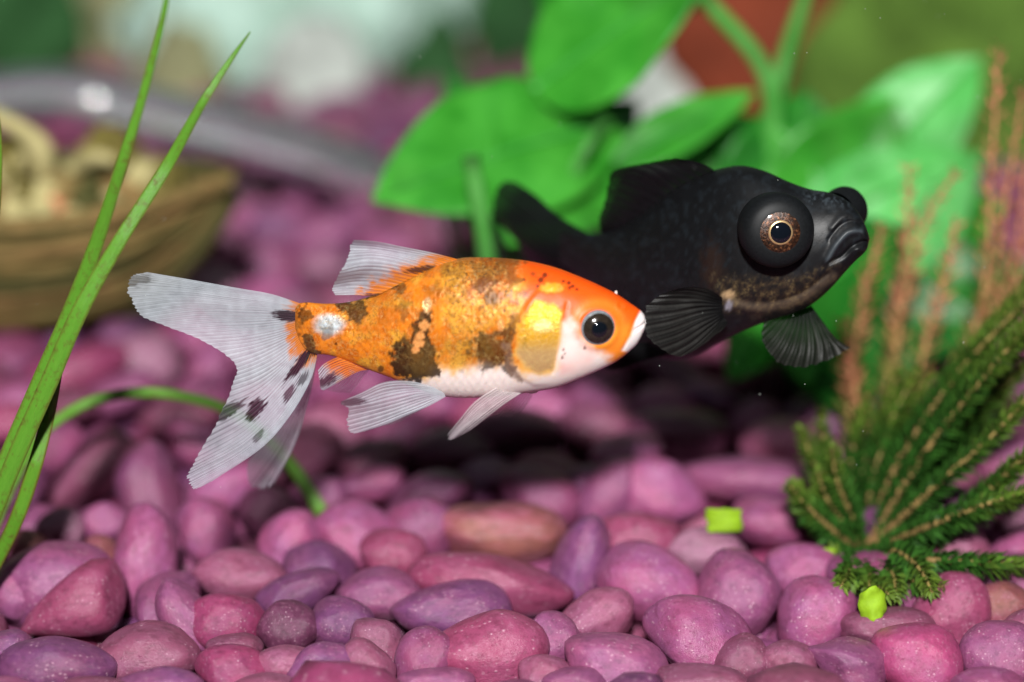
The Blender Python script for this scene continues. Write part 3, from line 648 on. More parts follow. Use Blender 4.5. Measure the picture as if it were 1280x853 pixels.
PEL2 = [[(548, 488), (520, 492), (490, 505), (465, 525)], [(552, 490), (530, 500), (505, 515), (480, 533)], [(556, 492), (540, 504), (520, 516), (500, 528)]]
fin('pelvic_fin', PEL2, gf, lambda s, t: .75 + .3 * t, M['wfin'], fincol((), None, lin('#cfc4cc'), .6), 80, 30, 10, .01, .04, 8)
PEC = [[(648, 474), (622, 484), (592, 504), (572, 528), (557, 546)], [(650, 480), (626, 491), (598, 511), (576, 533), (558, 550)], [(652, 486), (630, 498), (604, 517), (580, 537), (562, 552)], [(654, 490), (636, 502), (612, 520), (588, 538), (570, 548)]]
fin('pectoral_fin', PEC, gf, lambda s, t: -.12 - .55 * t + .10 * np.sin(s * 7) * t, M['wfin'], fincol((), None, lin('#e6dcdc'), .92), 110, 60, 9, .02, .05, 10)
PEC2 = [[(650, 482), (640, 494), (625, 506), (610, 516)], [(658, 484), (650, 498), (640, 510), (628, 522)], [(668, 484), (664, 498), (656, 510), (646, 520)]]
fin('pectoral_fin', PEC2, gf, lambda s, t: .85 + .4 * t, M['wfin'], fincol((), None, lin('#d0c0c4'), .0 + .5), 60, 30, 8, .01, .04, 11)
# soft muscle lobe at the root of the near pectoral fin, and the little nostril flaps
v, f = ico(3); pr = W(655, 480, y=-.02); v = v * np.array([.21, .10, .10]); v = v @ np.array(Matrix.Rotation(.45, 3, 'Y')).T + pr
obj('fin_root', v, f, M['lip'], gf)
v, f = ico(2); obj('nostril_flap', v * np.array([.022, .03, .04]) + W(770, 367, y=float(gyc(770.)) + .12), f, M['lip'], gf)

# --- black telescope-eyed fish
bf = thing('black_goldfish', tuple(W(860, 330, y=2.4)), 'all black goldfish with bulging telescope eyes behind the orange fish', 'fish', 'pair of fish')
BST = [(700, 290, 330, 5), (712, 290, 338, 10), (730, 292, 352, 18), (750, 293, 374, 30), (780, 283, 412, 48), (810, 264, 438, 64), (840, 242, 447, 76), (870, 226, 440, 82), (900, 214, 424, 84), (927, 210, 410, 84), (958, 217, 398, 80),
       (990, 231, 388, 72), (1014, 239, 377, 62), (1038, 243, 357, 50), (1056, 250, 337, 40), (1070, 262, 323, 31), (1079, 276, 315, 22), (1084, 288, 308, 12), (1086, 295, 302, 4)]
byc = lambda x: cspl(np.array([690., 780, 900, 1000, 1090]), np.array([4.6, 3.3, 2.2, 1.75, 1.35]), np.atleast_1d(np.asarray(x, float)).ravel()).reshape(np.shape(x)) if np.ndim(x) else float(cspl(np.array([690., 780, 900, 1000, 1090]), np.array([4.6, 3.3, 2.2, 1.75, 1.35]), np.array([float(x)]))[0])
BOP = [(905, 250), (884, 285), (880, 325), (892, 362), (915, 386), (970, 396), (1040, 365), (1000, 250)]
def bfeat(x, y):
    d = 3.0 * sstep(3, -3, sdpoly(x, y, BOP)) * sstep(985, 930, x)
    d += 5.0 * np.exp(-(dline(x, y, [(1034, 325), (1048, 302), (1062, 289), (1076, 288), (1086, 300)]) / 4.5) ** 2)
    d += 2.5 * np.exp(-(dline(x, y, [(1040, 285), (1054, 270), (1068, 266), (1080, 274)]) / 4.0) ** 2)
    d -= 5.5 * np.exp(-(dline(x, y, [(1036, 329), (1052, 322), (1066, 309), (1080, 303), (1092, 302)]) / 2.8) ** 2)
    d -= 2.5 * np.exp(-(dline(x, y, [(1036, 300), (1050, 283), (1064, 277), (1078, 281)]) / 2.2) ** 2)
    d += 4.0 * np.exp(-(((x - 1074) / 9) ** 2 + ((y - 312) / 5) ** 2))
    d -= 2.6 * np.exp(-(dline(x, y, [(905, 372), (950, 378), (1000, 368), (1035, 343)]) / 2.0) ** 2)
    d -= 2.0 * np.exp(-(((x - 1036) / 4) ** 2 + ((y - 262) / 4) ** 2))
    sx = x / 11.; sy = (y - 330) / 9.; row = np.floor(sy); fx = sx + .5 * (row % 2); fy = sy - row - .5
    q = (fx - np.floor(fx)) - .18 * (1 - 4 * fy * fy); q = q - np.floor(q)
    d += 1.0 * (1 - q) * sstep(885, 865, x)
    d += 2.4 * (fbm(x / 6, y / 5, 3) - .5) * sstep(1000, 1020, x) * sstep(262, 250, y)
    d += 1.2 * (fbm(x / 14, y / 14, 3) - .5)
    return d
V, f, qx, qy, PX, PY, cs = loft(BST, byc, 260, 150, bfeat)
def bpaint(x, y):
    n1 = fbm(x / 22, y / 18, 51); n2 = fbm(x / 6, y / 6, 57); n3 = fbm(x / 3.5, y / 3.5, 58)
    c = np.repeat(lin('#101113')[None], len(x), 0) * (.7 + .6 * n1)[:, None]
    c = mixc(c, lin('#20262b'), sstep(.5, .75, n2) * .5)
    jaw = sstep(16, -10, sdpoly(x, y, [(892, 345), (925, 352), (960, 350), (1000, 352), (1040, 335), (1050, 340), (1010, 380), (950, 394), (905, 384)]))
    c = mixc(c, lin('#4a3828'), jaw * sstep(.3, .75, n2 * .5 + n3 * .5) * .6)
    c = mixc(c, lin('#6f5f50'), sstep(9, 0, dline(x, y, [(906, 372), (925, 380), (960, 384), (1000, 374), (1042, 345)])) * .55 * (.4 + n2))
    c = mixc(c, lin('#c8a67c'), sstep(1.2, .4, ell(x, y, 910, 368, 9, 6) + (n3 - .5)) * .9); c = mixc(c, lin('#a09ca8'), sstep(1.2, .4, ell(x, y, 911, 382, 5, 7) + (n3 - .5)) * .8)
    c = mixc(c, lin('#4a3020'), sstep(1.1, .3, ell(x, y, 890, 330, 18, 40) + (n2 - .5)) * .2)
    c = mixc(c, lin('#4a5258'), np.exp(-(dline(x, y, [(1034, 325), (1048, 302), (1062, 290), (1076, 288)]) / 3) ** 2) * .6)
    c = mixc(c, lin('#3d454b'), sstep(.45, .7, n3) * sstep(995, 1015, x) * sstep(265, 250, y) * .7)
    gold = jaw * .25 * sstep(.4, .7, n2)
    return np.clip(c, 0, 1), np.clip(gold, 0, 1), np.zeros(len(x))
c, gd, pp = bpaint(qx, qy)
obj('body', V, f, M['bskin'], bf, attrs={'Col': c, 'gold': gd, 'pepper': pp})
eye(bf, 971, 288, byc(971.) - .98, (.10, -1, .16), 48 * K, 'tele')
eye(bf, 1057, 262, byc(1040.) + .62, (.6, .8, .05), 31 * K, 'tele')
def bcol(x, y, s, t):
    n2 = fbm(x / 10, y / 10, 61); st = vnoise(s * 120, t * 8, 3)
    c = np.repeat(lin('#121315')[None], len(x), 0) * (.75 + .5 * n2)[:, None]; return c, 1.0 - .18 * sstep(.75, 1, t) * st
def bcol2(x, y, s, t):
    n2 = fbm(x / 10, y / 10, 63); c = np.repeat(lin('#2b2a28')[None], len(x), 0) * (.7 + .6 * n2)[:, None]; return mixc(c, lin('#0c0d0e'), sstep(.45, .05, t)), 1.0 - .12 * t
M['bfin2'] = fin_mat('striped_black_fin', .15, .96, 1.0, .86)
BT = [[(736, 292), (700, 271), (668, 243), (642, 226)], [(730, 298), (690, 278), (655, 248), (627, 227)], [(724, 306), (685, 292), (648, 266), (617, 242)], [(720, 314), (688, 307), (650, 290), (616, 268)], [(718, 322), (694, 322), (662, 312), (632, 288)], [(718, 330), (700, 335), (678, 332), (654, 318)], [(718, 336), (702, 352), (684, 366), (668, 378)], [(720, 342), (710, 364), (698, 386), (690, 404)]]
fin('tail_fin', BT, bf, lambda s, t: 4.3 + 1.3 * t, M['bfin'], bcol, 150, 50, 22, .015, .03, 12)
BD = [[(896, 215), (882, 207), (866, 201), (843, 197)], [(872, 229), (852, 216), (836, 206), (812, 203)], [(846, 243), (822, 227), (796, 214), (767, 213)], [(823, 258), (802, 246), (782, 236), (760, 230)], [(802, 272), (786, 266), (770, 259), (755, 253)], [(782, 284), (771, 282), (761, 280), (748, 276)], [(764, 292), (759, 292), (755, 292), (751, 291)]]
fin('dorsal_fin', BD, bf, lambda s, t: byc(890.) * (1 - s) + 3.5 * s + .25 * t, M['bfin'], bcol, 150, 40, 15, .007, .03, 13)
BP1 = [[(903, 372), (886, 362), (868, 359), (846, 361)], [(903, 377), (880, 371), (855, 368), (824, 369)], [(903, 382), (875, 381), (840, 384), (804, 386)], [(903, 388), (875, 394), (842, 406), (804, 416)], [(904, 393), (880, 406), (852, 422), (820, 434)], [(905, 397), (888, 414), (868, 432), (846, 447)], [(907, 400), (897, 414), (884, 426), (872, 436)], [(910, 403), (906, 410), (902, 414), (896, 417)]]
fin('pectoral_fin', BP1, bf, lambda s, t: 1.30 - .35 * t + .12 * np.sin(s * 8) * t, M['bfin2'], bcol2, 200, 50, 15, .012, .04, 14)
BP2 = [[(985, 384), (972, 388), (964, 391), (957, 396)], [(990, 385), (975, 397), (962, 408), (951, 418)], [(995, 386), (982, 406), (970, 424), (958, 438)], [(1000, 386), (994, 412), (985, 436), (975, 456)], [(1006, 385), (1008, 412), (1006, 438), (1001, 461)], [(1010, 384), (1022, 408), (1030, 432), (1032, 453)], [(1014, 382), (1030, 404), (1046, 424), (1065, 436)]]
fin('pectoral_fin', BP2, bf, lambda s, t: 1.75 - .35 * t + .12 * np.sin(s * 8) * t, M['bfin2'], bcol2, 190, 50, 13, .02, .04, 15)
BPV = [[(850, 440), (830, 445), (806, 450), (778, 461)], [(838, 438), (815, 446), (790, 454), (765, 463)], [(826, 434), (802, 440), (780, 448), (752, 460)], [(812, 428), (792, 430), (772, 436), (746, 448)]]
fin('pelvic_fin', BPV, bf, lambda s, t: 2.0 + .2 * t, M['bfin'], bcol, 90, 30, 12, .03, .04, 16)

# ------------------------------------------------------------------ long grass plant
gp = thing('grass_plant', tuple(W(-75, 800, z=-.2)), 'tall aquarium grass with long green blades, one bent over behind the fish tail', 'plant')
def blade(pts, mat, fold=.25, nm='blade', n=70, m=7):
    pts = [(a, b, c * .82, d) for a, b, c, d in pts]
    q = crom([(p[0], p[1]) for p in pts], n); ch = np.r_[0, np.cumsum(np.linalg.norm(np.diff(np.array([(p[0], p[1]) for p in pts], float), axis=0), axis=1))]; ch /= ch[-1]
    tt = np.linspace(0, 1, n); wd = np.interp(tt, ch, [p[2] for p in pts]); yy = np.interp(tt, ch, [p[3] for p in pts])
    P = W(q[:, 0], q[:, 1], y=yy); T = np.gradient(P, axis=0); T /= np.linalg.norm(T, axis=1)[:, None]
    Dp = (P - CAM) @ F; k = SENSOR / LENS * Dp / 1280; Nn = np.cross(T, -F); Nn /= np.linalg.norm(Nn, axis=1)[:, None]; B = np.cross(Nn, T)
    V = []; uv = []
    for i in range(n):
        for j in range(2 * m):
            top = j < m; s = (j if top else 2 * m - 1 - j) / (m - 1) * 2 - 1; hw = wd[i] * k[i] / 2
            off = fold * hw * abs(s) + (.03 * hw + .012) * (1 - .8 * abs(s)) * (1 if top else -1)
            V.append(P[i] + Nn[i] * hw * s - B[i] * off * np.sign(B[i] @ F + 1e-9) * -1); uv.append(((s + 1) / 2, tt[i] * 8))
    f = grid_faces(n, 2 * m, True) + [tuple(range(2 * m)), tuple(range((n - 1) * 2 * m, n * 2 * m))]
    return obj(nm, np.array(V), f, mat, gp, uv=np.array(uv))
blade([(-75, 800, 24, .2), (-30, 680, 30, .2), (12, 570, 32, .3), (50, 480, 30, .3), (88, 390, 27, .25), (118, 310, 23, .1), (152, 205, 18, -.2), (185, 95, 13, -.25), (206, 10, 9, -.3), (216, -60, 3, -.3)], M['blade'])
blade([(-70, 800, 22, .3), (-25, 685, 26, .1), (20, 570, 28, 0), (60, 480, 28, -.05), (99, 390, 26, -.05), (150, 300, 22, .1), (210, 205, 19, .4), (258, 120, 13, .3), (290, 72, 8, .55), (313, 40, 2, .6)], M['blade'])
blade([(-62, 800, 20, .5), (-12, 715, 22, .5), (22, 645, 23, .3), (44, 580, 23, .3), (60, 520, 20, .5), (74, 455, 14, .45), (84, 410, 6, .4)], M['blade2'])
blade([(-70, 800, 14, .6), (-20, 690, 15, 2.0), (18, 600, 15, 3.0), (50, 545, 16, 3.6), (100, 508, 17, 4), (170, 491, 17, 4.2), (240, 498, 16, 4.4), (295, 518, 17, 4.5), (342, 556, 18, 4.5), (376, 598, 20, 4.4), (404, 644, 22, 4.2)], M['blade'])
blade([(-80, 800, 18, .6), (-60, 620, 24, .6), (-30, 420, 24, .5), (-8, 260, 20, .5), (-3, 190, 15, .5), (-6, 130, 8, .5), (-12, 90, 2, .5)], M['blade2'])

# ------------------------------------------------------------------ feathery plant on the right
root = W(1080, 690, z=0)
fp = thing('feathery_plant', tuple(root), 'bushy feathery plant with green needles and salmon pink tips rooted in the pebbles', 'plant')
GR = np.array([.035, .125, .016]); GR2 = np.array([.13, .21, .025]); TAN = np.array([.36, .27, .085]); SAL = np.array([.62, .22, .13]); YEL = np.array([.34, .33, .08])
def frond(pts, c_lo, c_hi, stem_lo, stem_hi, nl, ln, r0=.075, seed=0, split=.5, droop=.0, spread=.6):
    rr = random.Random(seed); n = 60
    q = crom([(p[0], p[1]) for p in pts], n); yy = np.interp(np.linspace(0, 1, n), np.linspace(0, 1, len(pts)), [p[2] for p in pts])
    P = W(q[:, 0], q[:, 1], y=yy); tt = np.linspace(0, 1, n)
    v, f = tube(P, r0 * (1 - .72 * tt), 8); cc = np.repeat((stem_lo[None] * (1 - tt)[:, None] + stem_hi[None] * tt[:, None]), 8, 0)
    st = obj('stem', v, f, M['needle'], fp, attrs={'Col': cc})
    T = np.gradient(P, axis=0); T /= np.linalg.norm(T, axis=1)[:, None]; V = []; Fc = []; C = []
    for i in range(nl):
        t = .06 + .94 * (i + rr.random()) / nl; x = t * (n - 1); a = int(min(x, n - 2)); p = P[a] + (P[a + 1] - P[a]) * (x - a); tg = T[a]
        ang = i * 2.399 + rr.uniform(-.3, .3); u = np.cross(tg, [.1, -.9, .3]); u /= np.linalg.norm(u); b = np.cross(u, tg)
        rd = u * math.cos(ang) + b * math.sin(ang) * .75
        L = ln * (.55 + .6 * math.sin(math.pi * min(1, .12 + .85 * t))) * rr.uniform(.75, 1.2); d = rd * spread + tg * rr.uniform(.5, .9); d /= np.linalg.norm(d)
        wv = np.cross(d, rd); wv = np.cross(d, tg); nn = np.linalg.norm(wv); wv = wv / (nn + 1e-9) * L * rr.uniform(.13, .2)
        k = len(V); s1 = p + d * L * .45 + rd * L * .08; e = p + d * L + np.array([0, 0, -droop * L]); th = np.cross(wv, d) * .35
        V += [p, s1 + wv, s1 - wv, e, s1 + th]; Fc += [(k, k + 1, k + 4), (k, k + 4, k + 2), (k + 1, k + 3, k + 4), (k + 4, k + 3, k + 2), (k, k + 2, k + 1), (k + 1, k + 2, k + 3)]
        m = sstep(split - .25, split + .25, t + rr.uniform(-.1, .1)); c = (c_lo * (1 - m) + c_hi * m) * rr.uniform(.65, 1.3); C += [c] * 5
    o = obj('needles', np.array(V), Fc, M['needle'], st, smooth=False, attrs={'Col': np.clip(np.array(C), 0, 1)}); o['kind'] = 'stuff'
GREEN = [[(1080, 690, 3.2), (1150, 570, 3.4), (1225, 470, 3.2), (1300, 385, 3)], [(1082, 688, 3), (1180, 598, 2.6), (1240, 545, 2.4), (1300, 480, 2.2)], [(1084, 690, 3), (1190, 650, 2.2), (1240, 610, 2), (1300, 555, 1.8)],
         [(1086, 695, 2.6), (1160, 700, 1.2), (1230, 704, .9), (1310, 706, .9)], [(1078, 686, 3.6), (1125, 570, 4), (1190, 470, 4), (1300, 350, 3.6)], [(1076, 686, 3.6), (1062, 600, 4), (1070, 540, 4.2), (1085, 490, 4.4)],
         [(1074, 690, 3), (1040, 662, 2.6), (1008, 632, 2.4), (986, 606, 2.4)], [(1082, 690, 2.6), (1105, 712, 1.4), (1135, 724, .8), (1180, 734, .4)], [(1076, 688, 3.4), (1046, 600, 3.8), (1032, 560, 3.9), (1026, 515, 4)],
         [(1082, 688, 3.6), (1160, 530, 4.2), (1200, 460, 4.4), (1250, 400, 4.6)], [(1084, 690, 2.8), (1180, 650, 2), (1240, 628, 1.6), (1310, 606, 1.4)], [(1080, 692, 2.6), (1078, 712, 1.4), (1090, 728, .7), (1110, 742, .2)],
         [(1080, 688, 3.8), (1100, 590, 4.4), (1130, 520, 4.6), (1165, 470, 4.8)], [(1080, 690, 3.8), (1140, 600, 4.6), (1220, 540, 4.8), (1300, 500, 5)], [(1082, 688, 4.0), (1170, 500, 4.8), (1230, 420, 5), (1300, 330, 5)],
         [(1078, 690, 3.2), (1062, 700, 2.2), (1050, 705, 2), (1040, 690, 2)], [(1084, 690, 3.8), (1190, 560, 4.2), (1260, 480, 4.2), (1310, 430, 4)], [(1080, 690, 2.6), (1120, 690, 1.4), (1150, 712, .7), (1165, 740, .2)], [(1082, 690, 3.6), (1075, 610, 4.2), (1105, 520, 4.6), (1120, 470, 4.8)]]
jr = random.Random(77)
for p in list(GREEN)[::2]:
    dx, dy, dd = jr.uniform(-26, 26), jr.uniform(-24, 24), jr.uniform(-.5, .5)
    GREEN.append([p[0]] + [(a + dx * (i + 1) / 3, b + dy * (i + 1) / 3, c + dd) for i, (a, b, c) in enumerate(p[1:])])
GREEN += [[(1080, 690, 2.8), (1068 + 18 * i, 700 + 4 * (i % 3), 1.5), (1060 + 27 * i, 716 + 5 * (i % 2), .8), (1052 + 34 * i, 732 + 6 * (i % 3), .3)] for i in range(3)]
GREEN += [[(1078, 690, 3.4), (1062 - 9 * i, 640 + 12 * i, 3.0), (1046 - 13 * i, 600 + 22 * i, 2.8), (1040 - 18 * i, 560 + 30 * i, 2.8)] for i in range(3)]
for i, p in enumerate(GREEN):
    ln = np.linalg.norm(np.array(p[-1][:2]) - np.array(p[0][:2])); frond(p, GR, GR2, np.array([.30, .17, .07]), TAN, int(70 + ln * 1.0), .26, .058, 40 + i, .7, .12, .8)
SALM = [[(1082, 688, 4.2), (1180, 500, 6), (1226, 380, 6.6), (1240, 200, 6.8), (1249, 58, 7)], [(1082, 688, 4.4), (1190, 480, 6.2), (1240, 350, 6.6), (1262, 220, 6.8), (1280, 110, 7)], [(1082, 688, 4), (1205, 500, 5.2), (1262, 380, 5.6), (1290, 250, 5.8)],
        [(1080, 688, 4.6), (1098, 560, 6), (1118, 420, 6.8), (1134, 290, 7), (1136, 205, 7)], [(1080, 688, 4.6), (1110, 520, 6), (1140, 330, 6.8), (1165, 260, 6.8), (1197, 212, 6.8)], [(1078, 688, 4.6), (1062, 520, 6), (1074, 400, 6.4), (1104, 280, 6.6)],
        [(1082, 688, 4.6), (1130, 540, 6), (1160, 420, 6.4), (1186, 330, 6.4), (1196, 270, 6.4)], [(1078, 688, 4.4), (1088, 560, 5.4), (1066, 480, 5.8), (1050, 400, 6)], [(1082, 688, 4.6), (1200, 470, 6.4), (1265, 330, 6.8), (1285, 200, 7)]]
for i, p in enumerate(SALM):
    frond(p, YEL * .75, SAL, YEL, np.array([.66, .27, .15]), 120, .30, .052, 80 + i, .55, .0, 1.0)

# ------------------------------------------------------------------ broad-leaved plants behind
def broad_leaf(parent, base, tip, width, mat, nrm=(0, -.75, .66), curl=.25, fold=.25, n=26, m=15, pointy=.75):
    p0 = W(base[0], base[1], y=base[2]); p1 = W(tip[0], tip[1], y=tip[2]); a = p1 - p0; L = np.linalg.norm(a); a /= L
    nn = np.array(nrm, float); nn -= a * (nn @ a); nn /= np.linalg.norm(nn); s = np.cross(a, nn); V = []; uv = []
    for sgn in (1, -1):
        for i in range(n):
            u = i / (n - 1); w_ = width / 2 * (math.sin(math.pi * min(1, (u + .015) ** pointy)) ** .75 + .02)
            for j in range(m):
                v = j / (m - 1) * 2 - 1
                h = fold * abs(v) ** 1.4 * w_ - curl * L * (u - .4) ** 2 + .05 * math.sin(u * 17 + abs(v) * 3) * abs(v) * w_ + sgn * .018
                V.append(p0 + a * L * u + s * w_ * v + nn * h)
    g = grid_faces(n, m); k = n * m; f = g + [tuple(x + k for x in reversed(q)) for q in g]
    for i in range(n - 1): f += [(i*m, (i+1)*m, k + (i+1)*m, k + i*m), ((i+1)*m + m - 1, i*m + m - 1, k + i*m + m - 1, k + (i+1)*m + m - 1)]
    o = obj('leaf', np.array(V), f, mat, parent)
    rib = np.array([p0 + a * L * u + nn * (.05 - curl * L * (u - .4) ** 2) for u in np.linspace(0, .96, 14)]); v, f2 = tube(rib, np.linspace(.07, .02, 14), 6); obj('midrib', v, f2, M['vein'], o)
    return o
def stalk(parent, pts, r=.12):
    q = np.array([W(p[0], p[1], y=p[2]) for p in pts]); q = crom(q, 24); v, f = tube(q, np.linspace(r, r * .7, 24), 8); return obj('stalk', v, f, M['stalk'], parent)
b1 = thing('broad_leaf_plant', tuple(W(640, 400, z=0)), 'plant with large wide drooping green leaves behind the orange fish', 'plant')
rt = W(640, 400, z=0); RY = rt[1]
stalk(b1, [(640, 402, RY), (612, 340, 8.2), (598, 250, 7.8), (588, 195, 7.8)], .19)
broad_leaf(b1, (772, 150, 11.5), (474, 236, 8.5), 2.5, M['broad'], (.15, -.7, .72), .18, .12, pointy=.9)
broad_leaf(b1, (745, 120, 12), (640, 300, 9), 2.6, M['broad'], (.2, -.9, .35), .1, .15, pointy=.9)
broad_leaf(b1, (600, 190, 12), (700, 300, 10.5), 2.0, M['broad2'], (0, -.9, .3), .1, .2)
stalk(b1, [(640, 402, RY), (640, 250, RY), (660, 120, RY), (705, 30, RY)], .17)
broad_leaf(b1, (668, 110, 11), (880, -40, 10), 2.0, M['broad'], (.1, -.8, .6), .12, .2)
broad_leaf(b1, (690, 40, 12.5), (770, -50, 12), 1.6, M['broad2'], (0, -.8, .6), .1, .2)
stalk(b1, [(640, 402, RY), (560, 260, RY - .5), (580, 200, RY - .5), (600, 180, RY - 1)], .1)
broad_leaf(b1, (640, 260, 13), (560, 90, 14), 1.3, M['broad2'], (0, -.9, .4))
broad_leaf(b1, (720, 200, 13), (800, 120, 14), 1.0, M['broad2'], (0, -.9, .4))
stalk(b1, [(640, 402, RY), (700, 260, 10.5), (735, 180, 10), (760, 150, 11)], .12)
b2 = thing('broad_leaf_plant', tuple(W(960, 440, z=0)), 'dense bright green broad-leaved plant behind the black fish', 'plant')
B2Y = W(960, 440, z=0)[1]
for (pb, pt, wd, mt, nr) in [((770, 205, 10), (945, 110, 11), .85, 'broad', (0, -.8, .6)), ((980, 330, 11), (860, 130, 12.5), 2.6, 'broad', (-.1, -.9, .4)), ((970, 330, 11), (1010, 110, 12.5), 2.6, 'broad2', (.1, -.9, .4)),
                         ((990, 340, 11), (1120, 120, 12), 2.6, 'broad', (.2, -.9, .45)), ((1000, 350, 10.5), (1230, 190, 11.5), 2.4, 'broad3', (.1, -.85, .5)), ((1080, 220, 12.5), (1225, 70, 13), 1.8, 'broad3', (.1, -.7, .7)),
                         ((990, 380, 10), (1130, 290, 9), 2.0, 'broad2', (0, -.85, .5)), ((980, 350, 10), (850, 250, 9.5), 1.9, 'broad', (0, -.85, .5)), ((965, 400, 10), (915, 470, 8.3), 1.0, 'broad', (0, -.8, .6)),
                         ((985, 400, 9.5), (1012, 478, 7.6), .75, 'broad', (0, -.8, .6)), ((1000, 350, 11.5), (1190, 330, 10.5), 1.9, 'broad', (0, -.85, .5)), ((960, 300, 12), (925, 205, 12.2), 1.8, 'broad3', (0, -.9, .4)), ((1060, 260, 10.5), (1170, 210, 10.8), 1.3, 'broad3', (0, -.9, .4)), ((1010, 420, 9.6), (1150, 470, 8.4), 1.6, 'broad2', (0, -.8, .6)), ((1010, 410, 10), (1230, 400, 9.5), 1.9, 'broad2', (0, -.8, .6)), ((1030, 400, 10.5), (1290, 330, 10.5), 2.2, 'broad2', (0, -.8, .6)), ((1000, 340, 12), (1260, 250, 13), 2.2, 'broad', (0, -.8, .6)), ((1000, 430, 9.2), (1090, 520, 7), 1.2, 'broad2', (0, -.8, .6))]:
    broad_leaf(b2, pb, pt, wd, M[mt], nr, .15, .2)
stalk(b2, [(965, 445, B2Y), (968, 330, B2Y), (968, 200, 12.5), (972, 110, 12.5), (1012, -20, 12.5)], .17)
stalk(b2, [(965, 445, B2Y), (970, 330, B2Y), (966, 180, 12), (960, 100, 12), (878, -5, 12)], .19)
stalk(b2, [(965, 445, B2Y), (980, 400, B2Y - .5), (990, 350, B2Y)], .14)
broad_leaf(b2, (880, 0, 12), (820, -60, 12), 1.6, M['broad'])

# ------------------------------------------------------------------ sunken boat ornament
YC = 12.2
bt = thing('boat_ornament', tuple(W(60, 400, z=0)), 'weathered olive brown wooden boat ornament with cream branches on deck', 'boat ornament')
hx = np.array([-190., -120, -40, 40, 110, 170, 220, 255, 284]); topy = np.array([286., 290, 290, 286, 277, 266, 252, 240, 229]); boty = np.array([400., 408, 412, 410, 398, 372, 330, 288, 240]); beam = np.array([1.2, 1.7, 1.95, 1.95, 1.7, 1.3, .85, .45, .06])
xs = np.linspace(-190, 284, 44); tp = cspl(hx, topy, xs); bo = cspl(hx, boty, xs); bm_ = cspl(hx, beam, xs)
def hullp(v, out=0.0):
    y = YC - bm_ * (1 - .72 * v ** 2.2) - out
    return W(xs, tp + (bo - tp) * v, y=y)
NPL = 6
for i in range(NPL):
    v0 = i / NPL + .008; v1 = (i + 1) / NPL - .008; mat = M[['wood', 'wood2', 'wood', 'wood3', 'wood2', 'wood'][i]]
    for side in (0, 1):
        rows = [hullp(v0, .10), hullp((v0 + v1) / 2, .15), hullp(v1, .10), hullp(v1, -.14), hullp(v0, -.14)]
        V = np.stack(rows, 1).reshape(-1, 3)
        V += np.array([[0, .13 * mnoise.noise(Vector(p_) * .9 + Vector((i, 0, 0))), .07 * mnoise.noise(Vector(p_) * 1.1 + Vector((9, i, 0)))] for p_ in V])
        if side: V[:, 1] = 2 * YC - V[:, 1]
        obj('plank', V, grid_faces(len(xs), 5, True) + [(0, 1, 2, 3, 4), tuple(range(len(V) - 1, len(V) - 6, -1))], mat, bt)
rail = hullp(.0, .2)
for side in (0, 1):
    r_ = rail.copy()
    if side: r_[:, 1] = 2 * YC - r_[:, 1]
    v, f = tube(r_ + np.array([0, 0, .05]), .15, 8); obj('rail', v, f, M['wood3'] if side else M['wood2'], bt)
dk = np.stack([hullp(.14, -.1) * (1 - t) + (hullp(.14, -.1) * np.array([1, -1, 1]) + np.array([0, 2 * YC, 0])) * t for t in np.linspace(0, 1, 7)], 1).reshape(-1, 3)
obj('deck', dk, grid_faces(len(xs), 7), M['wood3'], bt)
kl = hullp(1.0); kl[:, 1] = YC; v, f = tube(kl, .3, 8); obj('keel', v, f, M['wood3'], bt)
def lump(parent, px, py, y, r3, mat, seed, nm, amp=.35):
    v, f = ico(4); o = Vector((seed * 3.1, seed * 1.7, 0)); v = np.array([np.array(p) * (1 + amp * mnoise.noise(Vector(p) * 1.2 + o) + amp * .5 * mnoise.noise(Vector(p) * 3 + o)) for p in v]); return obj(nm, v * np.array(r3) + W(px, py, y=y), f, mat, parent)
lump(bt, 140, 215, YC + .6, (.55, .5, .75), M['olive'], 1, 'stump'); lump(bt, 190, 232, YC, (.5, .5, .45), M['olive'], 2, 'stump'); lump(bt, 60, 262, YC - .3, (1.2, .6, .45), M['olive'], 3, 'stump'); lump(bt, 135, 262, YC - .6, (.6, .5, .35), M['wood2'], 4, 'stump')
lump(bt, 20, 215, YC + .5, (.8, .5, .6), M['olive'], 11, 'stump'); lump(bt, 95, 240, YC + .3, (.7, .5, .5), M['wood3'], 12, 'stump'); lump(bt, -30, 240, YC + .3, (.9, .6, .9), M['olive'], 13, 'stump')
for q_ in range(12): lump(bt, -60 + q_ * 19, 268 - 22 * ((q_ * 7) % 5) / 4, YC - 1.0 + .25 * (q_ % 3), (.28 + .1 * (q_ % 3), .3, .2 + .07 * (q_ % 4)), M[['olive', 'wood3', 'cream', 'wood2'][q_ % 4]], 20 + q_, 'stump', .5)
lump(bt, 68, 258, YC - 1.0, (.20, .18, .20), M['salmon'], 5, 'shell'); lump(bt, 178, 218, YC - .3, (.3, .3, .25), M['cream'], 6, 'shell'); lump(bt, 12, 262, YC - .9, (.5, .4, .3), M['cream'], 7, 'shell'); lump(bt, 100, 268, YC - 1.1, (.3, .3, .16), M['cream'], 8, 'shell')
